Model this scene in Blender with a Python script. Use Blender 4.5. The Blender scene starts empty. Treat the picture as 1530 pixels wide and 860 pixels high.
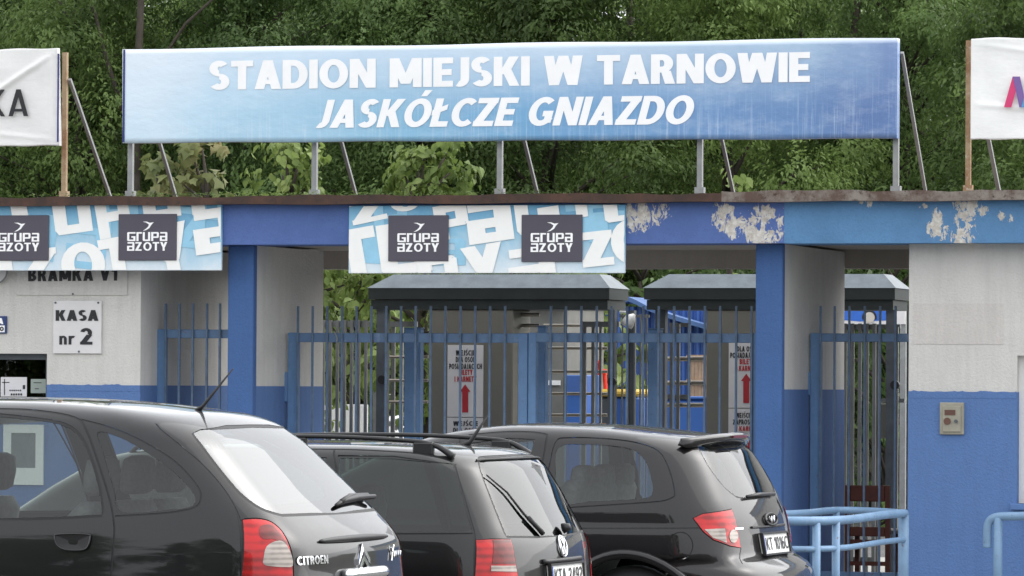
import bpy, math, random
import numpy as np
from mathutils import Vector, Matrix
from mathutils.geometry import delaunay_2d_cdt
random.seed(7)
RNG = np.random.default_rng(11)

# ------------------------------------------------------------------ camera
SC = bpy.context.scene
COL = SC.collection
FPX = 7000.0                                   # focal length in photo pixels (1530 wide)
YAW, PITCH, ROLL = math.radians(16.7), math.atan(144 / FPX), math.radians(0.35)
CAM = np.array([10.86, -36.2, 1.76])
_f0 = np.array([-math.sin(YAW), math.cos(YAW), 0.0]); _r0 = np.array([math.cos(YAW), math.sin(YAW), 0.0]); _u0 = np.array([0, 0, 1.0])
FWD = _f0 * math.cos(PITCH) + _u0 * math.sin(PITCH)
_u1 = _u0 * math.cos(PITCH) - _f0 * math.sin(PITCH)
RGT = _r0 * math.cos(ROLL) + _u1 * math.sin(ROLL)
UPV = _u1 * math.cos(ROLL) - _r0 * math.sin(ROLL)
cd = bpy.data.cameras.new('camera'); cam = bpy.data.objects.new('camera', cd); COL.objects.link(cam)
cd.sensor_width = 36.0; cd.lens = 36.0 * FPX / 1530.0; cd.clip_start = 0.5; cd.clip_end = 2000
cam.matrix_world = Matrix(((RGT[0], UPV[0], -FWD[0], CAM[0]), (RGT[1], UPV[1], -FWD[1], CAM[1]), (RGT[2], UPV[2], -FWD[2], CAM[2]), (0, 0, 0, 1)))
SC.camera = cam

# ------------------------------------------------------------------ light: bright overcast day
SUN_EL, SUN_AZ = math.radians(46), math.radians(128)       # azimuth to the right of straight behind the camera
wd = bpy.data.worlds.new('World'); SC.world = wd; wd.use_nodes = True
nt = wd.node_tree; bg = nt.nodes['Background']
sky = nt.nodes.new('ShaderNodeTexSky'); sky.sky_type = 'NISHITA'; sky.sun_disc = False
sky.sun_elevation = SUN_EL; sky.dust_density = 6.0; sky.air_density = 1.0; sky.ozone_density = 1.0
_sd = Vector((math.sin(SUN_AZ) * math.cos(SUN_EL), -math.cos(SUN_AZ) * math.cos(SUN_EL), math.sin(SUN_EL)))   # towards the sun
sky.sun_rotation = math.atan2(_sd.x, _sd.y)
hs = nt.nodes.new('ShaderNodeHueSaturation'); hs.inputs['Saturation'].default_value = 0.18
cloud = nt.nodes.new('ShaderNodeMix'); cloud.data_type = 'RGBA'; cloud.inputs[0].default_value = 0.6; cloud.inputs[7].default_value = (7.6, 7.8, 8.1, 1)   # even cloud cover
nt.links.new(sky.outputs[0], hs.inputs['Color']); nt.links.new(hs.outputs[0], cloud.inputs[6]); nt.links.new(cloud.outputs[2], bg.inputs['Color'])
bg.inputs['Strength'].default_value = 0.15
sl = bpy.data.lights.new('sun', 'SUN'); sl.energy = 0.6; sl.angle = math.radians(85); sl.color = (1.0, 0.97, 0.92)
so = bpy.data.objects.new('sun', sl); COL.objects.link(so); so.rotation_euler = _sd.to_track_quat('Z', 'Y').to_euler(); so.location = (0, 0, 30)
SC.view_settings.view_transform = 'Standard'; SC.view_settings.look = 'None'; SC.view_settings.gamma = 1.0
SC.view_settings.use_curve_mapping = False
SC.view_settings.exposure = 1.02
SC.render.engine = 'CYCLES'
SC.cycles.max_bounces = 10; SC.cycles.transparent_max_bounces = 24

# ------------------------------------------------------------------ pixel helpers
def ray(px, py): return FWD * FPX + RGT * (px - 765) - UPV * (py - 430)
def at(px, py, Y=0.0):
    d = ray(px, py); return CAM + d * ((Y - CAM[1]) / d[1])
def atz(px, py, Z):
    d = ray(px, py); return CAM + d * ((Z - CAM[2]) / d[2])
def atx(px, py, X):
    d = ray(px, py); return CAM + d * ((X - CAM[0]) / d[0])
def X_(px, Y, py=500): return at(px, py, Y)[0]
def Z_(py, Y, px=765): return at(px, py, Y)[2]

# ------------------------------------------------------------------ scene graph helpers
def thing(name, label, cat, loc=(0, 0, 0), group=None):
    o = bpy.data.objects.new(name, None); COL.objects.link(o); o.location = loc; o.empty_display_size = 0.1
    o['label'] = label; o['category'] = cat
    if group: o['group'] = group
    return o
def tag(o, label, cat, group=None):
    o['label'] = label; o['category'] = cat
    if group: o['group'] = group
    return o
def struct(o): o['kind'] = 'structure'; return o
def origin_of(p):
    v = np.zeros(3)
    while p is not None:
        v = v + np.array(p.location); p = p.parent
    return v
def link(name, me, mat, parent=None):
    if mat is not None and not me.materials: me.materials.append(mat)
    o = bpy.data.objects.new(name, me); COL.objects.link(o)
    if parent is not None: o.parent = parent
    return o
class MB:
    """collects faces in world coordinates and builds one mesh"""
    def __init__(s): s.v = []; s.f = []
    def add(s, vs, fs):
        n = len(s.v); s.v.extend([tuple(float(c) for c in v) for v in vs]); s.f.extend([tuple(i + n for i in f) for f in fs]); return s
    def box(s, x0, x1, y0, y1, z0, z1, b=0.0):
        x0, x1 = min(x0, x1), max(x0, x1); y0, y1 = min(y0, y1), max(y0, y1); z0, z1 = min(z0, z1), max(z0, z1)
        if b <= 0:
            return s.add([(x0, y0, z0), (x1, y0, z0), (x1, y1, z0), (x0, y1, z0), (x0, y0, z1), (x1, y0, z1), (x1, y1, z1), (x0, y1, z1)],
                         [(3, 2, 1, 0), (4, 5, 6, 7), (0, 1, 5, 4), (1, 2, 6, 5), (2, 3, 7, 6), (3, 0, 4, 7)])
        b = min(b, (x1 - x0) / 3, (y1 - y0) / 3, (z1 - z0) / 3)
        vs = []; idx = {}
        for ix, (xa, xb) in enumerate(((x0, x0 + b), (x1, x1 - b))):
            for iy, (ya, yb) in enumerate(((y0, y0 + b), (y1, y1 - b))):
                for iz, (za, zb) in enumerate(((z0, z0 + b), (z1, z1 - b))):
                    for k, p in enumerate(((xa, yb, zb), (xb, ya, zb), (xb, yb, za))):
                        idx[ix, iy, iz, k] = len(vs); vs.append(p)
        I = lambda a, c, d, k: idx[a, c, d, k]
        fs = [(I(0,0,0,0), I(0,0,1,0), I(0,1,1,0), I(0,1,0,0)), (I(1,0,0,0), I(1,1,0,0), I(1,1,1,0), I(1,0,1,0)),
              (I(0,0,0,1), I(1,0,0,1), I(1,0,1,1), I(0,0,1,1)), (I(0,1,0,1), I(0,1,1,1), I(1,1,1,1), I(1,1,0,1)),
              (I(0,0,0,2), I(0,1,0,2), I(1,1,0,2), I(1,0,0,2)), (I(0,0,1,2), I(1,0,1,2), I(1,1,1,2), I(0,1,1,2))]
        for a in (0, 1):
            for c in (0, 1):
                fs.append((I(a,c,0,0), I(a,c,1,0), I(a,c,1,1), I(a,c,0,1)))
                fs.append((I(a,0,c,0), I(a,1,c,0), I(a,1,c,2), I(a,0,c,2)))
                fs.append((I(0,a,c,1), I(1,a,c,1), I(1,a,c,2), I(0,a,c,2)))
                for d in (0, 1): fs.append((I(a,c,d,0), I(a,c,d,1), I(a,c,d,2)))
        return s.add(vs, fs)
    def tube(s, pts, r, n=10, caps=True):
        pts = [np.array(p, float) for p in pts]; N = len(pts)
        rr = r if hasattr(r, '__len__') else [r] * N
        rings = []; u = None
        for i in range(N):
            t = pts[min(i + 1, N - 1)] - pts[max(i - 1, 0)]; t = t / (np.linalg.norm(t) + 1e-9)
            if u is None: u = np.cross(t, (0.31, 0.17, 0.93)); 
            u = u - t * (u @ t)
            if np.linalg.norm(u) < 1e-4: u = np.cross(t, (0.9, 0.2, 0.1))
            u = u / np.linalg.norm(u); w = np.cross(t, u)
            rings.append([pts[i] + rr[i] * (math.cos(a) * u + math.sin(a) * w) for a in np.linspace(0, 2 * math.pi, n, endpoint=False)])
        vs = [p for ring in rings for p in ring]; fs = []
        for i in range(N - 1):
            for j in range(n):
                fs.append((i * n + j, i * n + (j + 1) % n, (i + 1) * n + (j + 1) % n, (i + 1) * n + j))
        if caps: fs.append(tuple(range(n - 1, -1, -1))); fs.append(tuple((N - 1) * n + j for j in range(n)))
        return s.add(vs, fs)
    def bar(s, p, q, w, d=None, side=(0, 1, 0)):
        """rectangular bar from p to q; w across, d along 'side'"""
        d = w if d is None else d
        p, q = np.array(p, float), np.array(q, float); t = q - p; t /= np.linalg.norm(t)
        a = np.array(side, float); a = a - t * (a @ t); a /= np.linalg.norm(a); b = np.cross(t, a)
        vs = [e + sa * a * d / 2 + sb * b * w / 2 for e in (p, q) for sa, sb in ((-1, -1), (1, -1), (1, 1), (-1, 1))]
        return s.add(vs, [(0, 1, 2, 3), (7, 6, 5, 4), (0, 4, 5, 1), (1, 5, 6, 2), (2, 6, 7, 3), (3, 7, 4, 0)])
    def build(s, name, mat, parent=None, smooth=False):
        o = origin_of(parent)
        me = bpy.data.meshes.new(name); me.from_pydata([(v[0] - o[0], v[1] - o[1], v[2] - o[2]) for v in s.v], [], s.f)
        import bmesh
        bm = bmesh.new(); bm.from_mesh(me); bmesh.ops.recalc_face_normals(bm, faces=bm.faces); bm.to_mesh(me); bm.free()
        if smooth: me.shade_smooth()
        me.update()
        return link(name, me, mat, parent)
def bx(name, mat, parent, x0, x1, y0, y1, z0, z1, b=0.0):
    return MB().box(x0, x1, y0, y1, z0, z1, b).build(name, mat, parent)

# ------------------------------------------------------------------ materials
def srgb(r, g, b):
    f = lambda c: (c / 255 / 12.92) if c / 255 <= 0.04045 else ((c / 255 + 0.055) / 1.055) ** 2.4
    return (f(r), f(g), f(b), 1.0)
class NT:
    def __init__(s, name):
        s.m = bpy.data.materials.new(name); s.m.use_nodes = True; s.t = s.m.node_tree
        s.b = s.t.nodes['Principled BSDF']; s.out = s.t.nodes['Material Output']; s._tc = None
    def n(s, typ, **kw):
        nd = s.t.nodes.new(typ)
        for k, v in kw.items(): setattr(nd, k, v)
        return nd
    def l(s, a, b): s.t.links.new(a, b)
    def coord(s, scale=(1, 1, 1), which='Object'):
        if s._tc is None: s._tc = s.n('ShaderNodeTexCoord')
        mp = s.n('ShaderNodeMapping'); mp.inputs['Scale'].default_value = scale; s.l(s._tc.outputs[which], mp.inputs[0]); return mp.outputs[0]
    def noise(s, scale, detail=4, rough=0.6, vec=None, dist=0.0):
        nd = s.n('ShaderNodeTexNoise'); nd.inputs['Scale'].default_value = scale; nd.inputs['Detail'].default_value = detail
        nd.inputs['Roughness'].default_value = rough; nd.inputs['Distortion'].default_value = dist
        s.l(vec if vec is not None else s.coord(), nd.inputs['Vector']); return nd.outputs['Fac']
    def ramp(s, fac, stops, interp='LINEAR'):
        nd = s.n('ShaderNodeValToRGB'); nd.color_ramp.interpolation = interp; e = nd.color_ramp.elements
        while len(e) < len(stops): e.new(0.5)
        for i, (p, c) in enumerate(stops):
            e[i].position = p; e[i].color = c if hasattr(c, '__len__') else (c, c, c, 1)
        s.l(fac, nd.inputs[0]); return nd.outputs[0]
    def mix(s, fac, a, b, blend='MIX'):
        nd = s.n('ShaderNodeMix'); nd.data_type = 'RGBA'; nd.blend_type = blend
        for sock, v in ((nd.inputs['Factor'], fac), (nd.inputs['A'], a), (nd.inputs['B'], b)):
            pass
        for sock, v in ((nd.inputs[0], fac), (nd.inputs[6], a), (nd.inputs[7], b)):
            if hasattr(v, 'links'): s.l(v, sock)
            else: sock.default_value = v
        return nd.outputs[2]
    def math(s, op, a, b=0.0, c=0.0, clamp=False):
        nd = s.n('ShaderNodeMath'); nd.operation = op; nd.use_clamp = clamp
        for i, v in enumerate((a, b, c)):
            if hasattr(v, 'links'): s.l(v, nd.inputs[i])
            else: nd.inputs[i].default_value = v
        return nd.outputs[0]
    def sep(s, vec):
        nd = s.n('ShaderNodeSeparateXYZ'); s.l(vec, nd.inputs[0]); return nd.outputs
    def bump(s, h, strength=0.3, dist=0.01):
        nd = s.n('ShaderNodeBump'); nd.inputs['Strength'].default_value = strength; nd.inputs['Distance'].default_value = dist
        s.l(h, nd.inputs['Height']); s.l(nd.outputs[0], s.b.inputs['Normal']); return nd
    def set(s, **kw):
        for k, v in kw.items():
            sock = s.b.inputs[k.replace('_', ' ')]
            if hasattr(v, 'links'): s.l(v, sock)
            else: sock.default_value = v
        return s
def simple(name, col, rough=0.5, metal=0.0, var=0.12, vscale=6.0, bump=0.0, bscale=60, coat=0.0):
    t = NT(name)
    c = col if len(col) == 4 else tuple(col) + (1,)
    dark = tuple(x * (1 - var) for x in c[:3]) + (1,); lite = tuple(min(1, x * (1 + var)) for x in c[:3]) + (1,)
    t.set(Base_Color=t.mix(t.ramp(t.noise(vscale, 5, 0.65), [(0.3, 0.0), (0.7, 1.0)]), dark, lite), Roughness=rough, Metallic=metal)
    if coat: t.set(Coat_Weight=coat, Coat_Roughness=0.04)
    if bump: t.bump(t.noise(bscale, 3), bump)
    return t.m
def plaster(name, col, grime=0.25, bs=0.55):
    t = NT(name); c = col
    dk = tuple(x * (1 - grime) for x in c[:3]) + (1,)
    big = t.ramp(t.noise(1.3, 6, 0.7), [(0.35, 0.0), (0.72, 1.0)])
    fine = t.noise(55, 4, 0.7)
    streak = t.ramp(t.noise(4.0, 5, 0.7, t.coord((3.2, 3.2, 0.25))), [(0.45, 0.0), (0.8, 1.0)])
    base = t.mix(t.math('MULTIPLY', big, 0.55), c, dk)
    base = t.mix(t.math('MULTIPLY', streak, 0.6), base, dk)
    base = t.mix(t.ramp(fine, [(0.3, 0.0), (0.55, 1.0)]), t.mix(0.35, base, dk), base)
    t.set(Base_Color=base, Roughness=0.9)
    t.bump(t.math('ADD', t.noise(48, 3, 0.6), t.math('MULTIPLY', t.noise(140, 2), 0.5)), bs, 0.012)
    return t.m
M = {}
M['plaster_white'] = plaster('plaster_white', srgb(213, 211, 206), 0.26)
M['plaster_blue'] = plaster('plaster_blue', srgb(90, 122, 174), 0.22)
M['plaster_patch'] = plaster('plaster_patch', srgb(209, 204, 199), 0.26, 0.5)
M['pillar_blue'] = plaster('pillar_blue', srgb(70, 104, 158), 0.25)
M['ceiling'] = plaster('ceiling', srgb(186, 178, 168), 0.2, 0.3)
def peeling(name, col, spots):
    """painted beam whose paint has come off in ragged patches (spots: world x, world z, rx, rz)"""
    t = NT(name); dk = tuple(x * 0.78 for x in col[:3]) + (1,)
    base = t.mix(t.ramp(t.noise(2.2, 6, 0.7), [(0.35, 0.0), (0.7, 1.0)]), col, dk)
    base = t.mix(t.ramp(t.noise(60, 4, 0.7), [(0.3, 0.0), (0.5, 1.0)]), dk, base)
    xyz = t.sep(t.coord()); m = None
    for (x, z, rx, rz) in spots:
        a = t.math('DIVIDE', t.math('SUBTRACT', xyz[0], x), rx); b = t.math('DIVIDE', t.math('SUBTRACT', xyz[2], z), rz)
        d = t.math('SUBTRACT', 1.0, t.math('ADD', t.math('MULTIPLY', a, a), t.math('MULTIPLY', b, b)), clamp=True)
        m = d if m is None else t.math('MAXIMUM', m, d)
    rag = t.noise(13, 9, 0.72, t.coord((1.3, 1, 0.75)), 0.7)
    mask = t.ramp(t.math('ADD', t.math('MULTIPLY', m, 0.17), t.math('MULTIPLY', t.math('MULTIPLY', rag, 0.85), t.math('GREATER_THAN', m, 0.02))), [(0.530, 0.0), (0.540, 1.0)])
    bare = t.mix(t.ramp(t.noise(30, 4), [(0.35, 0.0), (0.65, 1.0)]), srgb(218, 215, 208), srgb(182, 174, 164))
    t.set(Base_Color=t.mix(mask, base, bare), Roughness=0.85)
    h = t.math('SUBTRACT', t.math('ADD', t.noise(50, 3), t.math('MULTIPLY', t.noise(140, 2), 0.4)), t.math('MULTIPLY', mask, 0.6))
    t.bump(h, 0.5, 0.01)
    return t.m
def worn_paint(name, col, amount=0.64):
    t = NT(name); dk = tuple(c * .78 for c in col[:3]) + (1,)
    c = t.mix(t.ramp(t.noise(5, 6, .7), [(0.35, 0.0), (0.68, 1.0)]), col, dk)
    chip = t.ramp(t.noise(26, 6, .7), [(amount, 0.0), (amount + .03, 1.0)]); c = t.mix(chip, c, srgb(104, 82, 70))
    pale = t.ramp(t.noise(11, 5, .7, t.coord((1, 1, .4))), [(0.60, 0.0), (0.75, .45)]); c = t.mix(pale, c, srgb(150, 170, 190))
    t.set(Base_Color=c, Roughness=t.ramp(t.noise(8, 4), [(0.3, .35), (0.7, .65)])); t.bump(t.noise(40, 4), .25, .003); return t.m
M['gate_blue'] = worn_paint('gate_blue', srgb(94, 124, 160))
M['gate_post'] = worn_paint('gate_post', srgb(96, 132, 174))
M['picket'] = simple('picket', srgb(86, 108, 134), 0.45, 0.0, 0.25, 14)
M['rail_blue'] = worn_paint('rail_blue', srgb(118, 150, 182), .64)
M['galv'] = simple('galvanised', srgb(148, 150, 150), 0.5, 0.5, 0.15, 12, 0.05)
M['grey_steel'] = simple('grey_steel', srgb(128, 130, 130), 0.45, 0.4, 0.15, 8)
M['dark_steel'] = simple('dark_steel', srgb(92, 98, 104), 0.5, 0.4, 0.2, 8)
M['panel_grey'] = simple('panel_grey', srgb(118, 116, 108), 0.55, 0.2, 0.06, 3)
M['wood_dark'] = simple('wood_dark', srgb(104, 52, 36), 0.45, 0.0, 0.25, 20)
M['wood_raw'] = simple('wood_raw', srgb(168, 142, 118), 0.7, 0.0, 0.2, 18)
M['black'] = simple('black_plastic', (0.012, 0.012, 0.013), 0.45, 0.0, 0.1)
M['rubber'] = simple('rubber', (0.010, 0.010, 0.011), 0.6, 0.0, 0.1)
M['ink'] = simple('ink_black', (0.015, 0.015, 0.018), 0.5, 0, 0.05)
M['ink_red'] = simple('ink_red', srgb(176, 40, 48), 0.5, 0, 0.05)
M['ink_white'] = simple('ink_white', srgb(250, 250, 250), 0.5, 0, 0.03)
M['sign_white'] = simple('sign_white', srgb(216, 214, 214), 0.45, 0, 0.06, 5)
M['sign_blue'] = simple('sign_blue', srgb(34, 58, 110), 0.45, 0, 0.06, 5)
M['logo_plate'] = simple('logo_plate', srgb(78, 74, 86), 0.45, 0, 0.06, 3)
M['frame_white'] = simple('frame_white', srgb(228, 228, 226), 0.35, 0, 0.04)
M['shed_blue'] = simple('shed_blue', srgb(58, 92, 156), 0.5, 0.0, 0.12, 3)
M['bin_blue'] = simple('bin_blue', srgb(48, 92, 164), 0.5, 0.0, 0.1, 3)
M['yellow'] = simple('yellow_paint', srgb(206, 172, 66), 0.45, 0, 0.08)
M['red'] = simple('red_paint', srgb(214, 52, 40), 0.45, 0, 0.08)
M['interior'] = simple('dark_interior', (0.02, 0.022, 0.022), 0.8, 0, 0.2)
M['concrete'] = simple('concrete', srgb(112, 112, 108), 0.9, 0, 0.15, 3, 0.2)
M['chrome'] = simple('chrome', (0.75, 0.76, 0.78), 0.14, 1.0, 0.03)
def rusty(name, a, b, c, scale=5):
    t = NT(name); n1 = t.noise(scale, 8, 0.75); n2 = t.noise(scale * 5, 5, 0.7)
    col = t.mix(t.ramp(n1, [(0.42, 0.0), (0.6, 1.0)]), a, b); col = t.mix(t.ramp(n2, [(0.56, 0.0), (0.7, 1.0)]), col, c)
    t.set(Base_Color=col, Roughness=0.85); t.bump(n2, 0.3, 0.005); return t.m
M['rust_post'] = rusty('rust_post', srgb(164, 142, 114), srgb(134, 100, 72), srgb(184, 172, 154), 4)
M['flashing'] = rusty('flashing', srgb(62, 48, 42), srgb(84, 60, 50), srgb(46, 42, 38), 3)
M['flashing_worn'] = rusty('flashing_worn', srgb(92, 74, 66), srgb(136, 128, 120), srgb(64, 46, 40), 4)
# ------------------------------------------------------------------ stroke lettering (every piece a convex polygon)
def clip_poly(poly, x0, x1, y0, y1):
    for ax, lim, sg in ((0, x0, 1), (0, x1, -1), (1, y0, 1), (1, y1, -1)):
        out = []
        for i in range(len(poly)):
            a, b = poly[i], poly[(i + 1) % len(poly)]
            da, db = sg * (a[ax] - lim), sg * (b[ax] - lim)
            if da >= 0: out.append(a)
            if (da >= 0) != (db >= 0):
                u = da / (da - db); out.append((a[0] + u * (b[0] - a[0]), a[1] + u * (b[1] - a[1])))
        poly = out
        if len(poly) < 3: return []
    return poly
def _rect(x0, x1, y0, y1): return [(x0, y0), (x1, y0), (x1, y1), (x0, y1)]
def _para(xb, xt, w, y0=0.0, y1=1.0): return [(xb, y0), (xb + w, y0), (xt + w, y1), (xt, y1)]
def _ring(cx, cy, rx, ry, w, a0=0, a1=360, n=28, wy=None):
    wy = w if wy is None else wy
    out = []; k = max(3, int(abs(a1 - a0) / 360 * n)); e = 1.02
    A = np.radians(np.linspace(a0, a1, k + 1))
    for i in range(k):
        a, b = A[i], A[i + 1]
        out.append([(cx + rx * math.cos(a), cy + ry * math.sin(a)), (cx + rx * math.cos(b), cy + ry * math.sin(b)),
                    (cx + (rx - w) * math.cos(b), cy + (ry - wy) * math.sin(b)), (cx + (rx - w) * math.cos(a), cy + (ry - wy) * math.sin(a))])
    return out
def glyph(ch, w):
    """pieces and advance width, cap height 1, stem width w"""
    b = w * 0.86; d = w * 1.12
    R, P, O = _rect, _para, _ring
    if ch == ' ': return [], 0.30
    if ch == 'I' : return [R(0, w, 0, 1)], w
    if ch == '|' : return [R(0, w * .5, 0, 1)], w * .5
    if ch == 'H': return [R(0, w, 0, 1), R(.68 - w, .68, 0, 1), R(0, .68, .5 - b / 2, .5 + b / 2)], .68
    if ch in 'EĘ':
        g = [R(0, w, 0, 1), R(0, .54, 0, b), R(0, .54, 1 - b, 1), R(0, .5, .5 - b / 2, .5 + b / 2)]
        return g + ([P(.42, .36, w * .5, -.2, .02)] if ch == 'Ę' else []), .54
    if ch == 'F': return [R(0, w, 0, 1), R(0, .52, 1 - b, 1), R(0, .48, .48 - b / 2, .48 + b / 2)], .52
    if ch in 'LŁ':
        g = [R(0, w, 0, 1), R(0, .52, 0, b)]
        if ch == 'Ł': g.append([(-.03, .40), (.40, .60), (.40, .60 + b), (-.03, .40 + b)])
        return g, .52
    if ch == 'T': return [R(.31 - w / 2, .31 + w / 2, 0, 1), R(0, .62, 1 - b, 1)], .62
    if ch == 'N': return [R(0, w, 0, 1), R(.72 - w, .72, 0, 1), P(.72 - d, 0, d)], .72
    if ch == 'M': return [R(0, w, 0, 1), R(.88 - w, .88, 0, 1), P(.44 - d / 2, 0, d, .12), P(.44 - d / 2, .88 - d, d, .12)], .88
    if ch == 'W': return [P(.27 - d / 2, 0, d), P(.27 - d / 2, .52 - d / 2, d), P(.77 - d / 2, .52 - d / 2, d), P(.77 - d / 2, 1.04 - d, d)], 1.04
    if ch == 'V': return [P(.36 - d / 2, 0, d), P(.36 - d / 2, .72 - d, d)], .72
    if ch in 'AĄ':
        g = [P(0, .37 - d / 2, d), P(.74 - d, .37 - d / 2, d), R(.14, .60, .17, .17 + b * .8)]
        return g + ([P(.66, .6, w * .5, -.2, .02)] if ch == 'Ą' else []), .74
    if ch == 'X': return [P(0, .68 - d, d), P(.68 - d, 0, d)], .68
    if ch == 'K': return [R(0, w, 0, 1), P(w * .55, .68 - d, d, .40, 1), P(.70 - d, w * .8, d, 0, .62)], .70
    if ch == 'Y': return [R(.34 - w / 2, .34 + w / 2, 0, .45), P(.34 - d / 2, 0, d, .38, 1), P(.34 - d / 2, .68 - d, d, .38, 1)], .68
    if ch == 'Z': return [R(0, .6, 0, b), R(0, .6, 1 - b, 1), P(0, .6 - d * 1.1, d * 1.1, b * .7, 1 - b * .7)], .6
    if ch in 'OÓQ0':
        rx = .3 if ch == '0' else .4
        g = O(rx, .5, rx, .51, w, wy=b)
        if ch == 'Ó': g.append([(rx - .04, 1.08), (rx + .14, 1.08), (rx + .26, 1.3), (rx + .04, 1.3)])
        return g, 2 * rx
    if ch == 'C': return O(.4, .5, .4, .51, w, 48, 312, wy=b), .66
    if ch == 'G': return O(.4, .5, .4, .51, w, 48, 330, wy=b) + [R(.72 - w, .72, .1, .52), R(.42, .72, .52 - b, .52)], .74
    if ch == 'D': return [R(0, w, 0, 1), R(0, .32, 0, b), R(0, .32, 1 - b, 1)] + O(.3, .5, .4, .5, w, -90, 90, wy=b), .7
    if ch == 'P': return [R(0, w, 0, 1), R(0, .32, 1 - b, 1), R(0, .32, .36, .36 + b)] + O(.3, .68, .29, .32, w, -90, 90, wy=b), .6
    if ch == 'R': return [R(0, w, 0, 1), R(0, .32, 1 - b, 1), R(0, .32, .38, .38 + b)] + O(.3, .69, .29, .31, w, -90, 90, wy=b) + [P(.64 - d, .26, d, 0, .44)], .64
    if ch == 'B': return [R(0, w, 0, 1)] + [R(0, .32, y, y + b) for y in (0, .5 - b / 2, 1 - b)] + O(.3, .735, .27, .265, w, -90, 90, wy=b) + O(.3, .27, .31, .27, w, -90, 90, wy=b), .62
    if ch == 'U': return [R(0, w, .32, 1), R(.68 - w, .68, .32, 1)] + O(.34, .34, .34, .35, w, 180, 360, wy=b), .68
    if ch == 'J': return [R(.4 - w, .4, .26, 1)] + O(.14, .27, .26, .28, w, 245, 360, wy=b), .4
    if ch in 'SŚ':
        g = O(.29, .735, .28, .275, w, 35, 270, wy=b) + O(.29, .275, .29, .285, w, -145, 90, wy=b)
        if ch == 'Ś': g.append([(.26, 1.08), (.4, 1.08), (.52, 1.28), (.32, 1.28)])
        return g, .58
    if ch == '1': return [R(.2, .2 + w, 0, 1), P(0, .16, d * .8, .7, 1)], .2 + w
    if ch == '2': return O(.28, .72, .28, .29, w, -35, 165, wy=b) + [R(0, .58, 0, b), P(0, .30, d * 1.25, b * .6, .60)], .58
    if ch == '4': return [R(.36, .36 + w, 0, 1), R(0, .62, .2, .2 + b), P(0, .36, d * .9, .22, 1)], .62
    if ch == '6': return O(.29, .31, .29, .32, w, wy=b) + O(.42, .42, .42, .6, w, 95, 190, wy=b), .58
    if ch == '9': return O(.29, .69, .29, .32, w, wy=b) + O(.16, .58, .42, .6, w, -85, 10, wy=b), .58
    if ch == 'n': return [R(0, w, 0, .72), R(.52 - w, .52, 0, .45)] + O(.27, .44, .25, .3, w, 0, 150, wy=b), .52
    if ch == 'r': return [R(0, w, 0, .72)] + O(.3, .42, .28, .31, w, 60, 160, wy=b), .4
    # the squared rounded forms of the plate lettering and of the banner print
    if ch == 'g': return [R(0, w, .1, .9), R(.06, .78, 1 - b, 1), R(.06, .78, 0, b), R(.78 - w, .78, 0, .55), R(.4, .78, .55 - b, .55), P(0, .06, .06, .9, 1), P(.06, 0, .06, 0, .1)], .78
    if ch == 'R_' or ch == 'f': return [R(0, w, 0, 1), R(0, .5, 1 - b, 1)], .5
    if ch == 'u': return [R(0, w, .1, 1), R(.7 - w, .7, 0, 1), R(.06, .7, 0, b), P(.06, 0, .08, 0, .12)], .7
    if ch == 'p': return [R(0, w, 0, 1), R(0, .64, 1 - b, 1), R(0, .64, .34, .34 + b), R(.72 - w, .72, .42, .92), P(.6, .68, .04, .34, .44), P(.68, .6, .04, .9, 1)], .72
    if ch == 'a': return [R(.70 - w, .70, 0, .92), R(.04, .64, 1 - b, 1), R(0, .70, 0, b), R(0, w, .06, .5), R(0, .70, .58 - b, .58), P(.66, .6, .04, .9, 1)], .70
    if ch == 'z': return glyph('Z', w)[0], .66
    if ch == 'o': return O(.40, .5, .40, .5, w, n=20, wy=b), .80
    return [R(0, .4, 0, 1)], .4
def layout(text, w, gap):
    """pieces of every letter, one list per letter, and the total width"""
    groups = []; x = 0.0
    for ch in text:
        g, adv = glyph(ch, w); groups.append([[(px + x, py) for px, py in p] for p in g]); x += adv + gap
    return [g for g in groups if g], max(x - gap, 0.01)
def _area(p): return .5 * sum(p[i][0] * p[(i + 1) % len(p)][1] - p[(i + 1) % len(p)][0] * p[i][1] for i in range(len(p)))
def letter_mesh(name, groups, place, mat, parent):
    """each letter's convex pieces united into flat faces; place maps 2-D to world"""
    V = []; Fs = []
    for polys in groups:
        vs = []; fs = []; tot = 0
        for p in polys:
            if len(p) < 3: continue
            A = _area(p)
            if abs(A) < 1e-9: continue
            if A < 0: p = p[::-1]
            tot += abs(A); fs.append(list(range(len(vs), len(vs) + len(p)))); vs += [Vector(q) for q in p]
        if not fs: continue
        best = None
        for eps in (1e-5, 1e-4, 3e-6):
            r = delaunay_2d_cdt(vs, [], fs, 0, eps); tri = [tuple(f) for f, of in zip(r[2], r[5]) if len(of)]
            ar = sum(abs(_area([tuple(r[0][k]) for k in f])) for f in tri)
            if .4 * tot < ar <= tot * 1.001: best = (r[0], tri); break
        if best is None: best = (vs, [tuple(f) for f in fs])
        n = len(V); V += [place(v[0], v[1]) for v in best[0]]; Fs += [tuple(k + n for k in f) for f in best[1]]
    o = origin_of(parent)
    me = bpy.data.meshes.new(name); me.from_pydata([tuple(np.array(v) - o) for v in V], [], Fs); me.update()
    return link(name, me, mat, parent)
def text_at(name, text, x0, x1, z0, z1, Y, mat, parent, w=0.24, gap=0.1, shear=0.0, tilt=0.0):
    """lettering facing the camera side (-Y) in the plane Y, filling x0..x1 and z0..z1"""
    polys, tw = layout(text, w, gap); sx = (x1 - x0 - shear * (z1 - z0)) / tw; h = z1 - z0
    return letter_mesh(name, polys, lambda u, v: (x0 + u * sx + shear * v * h, Y, z0 + v * h + tilt * (u * sx)), mat, parent)
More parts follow.
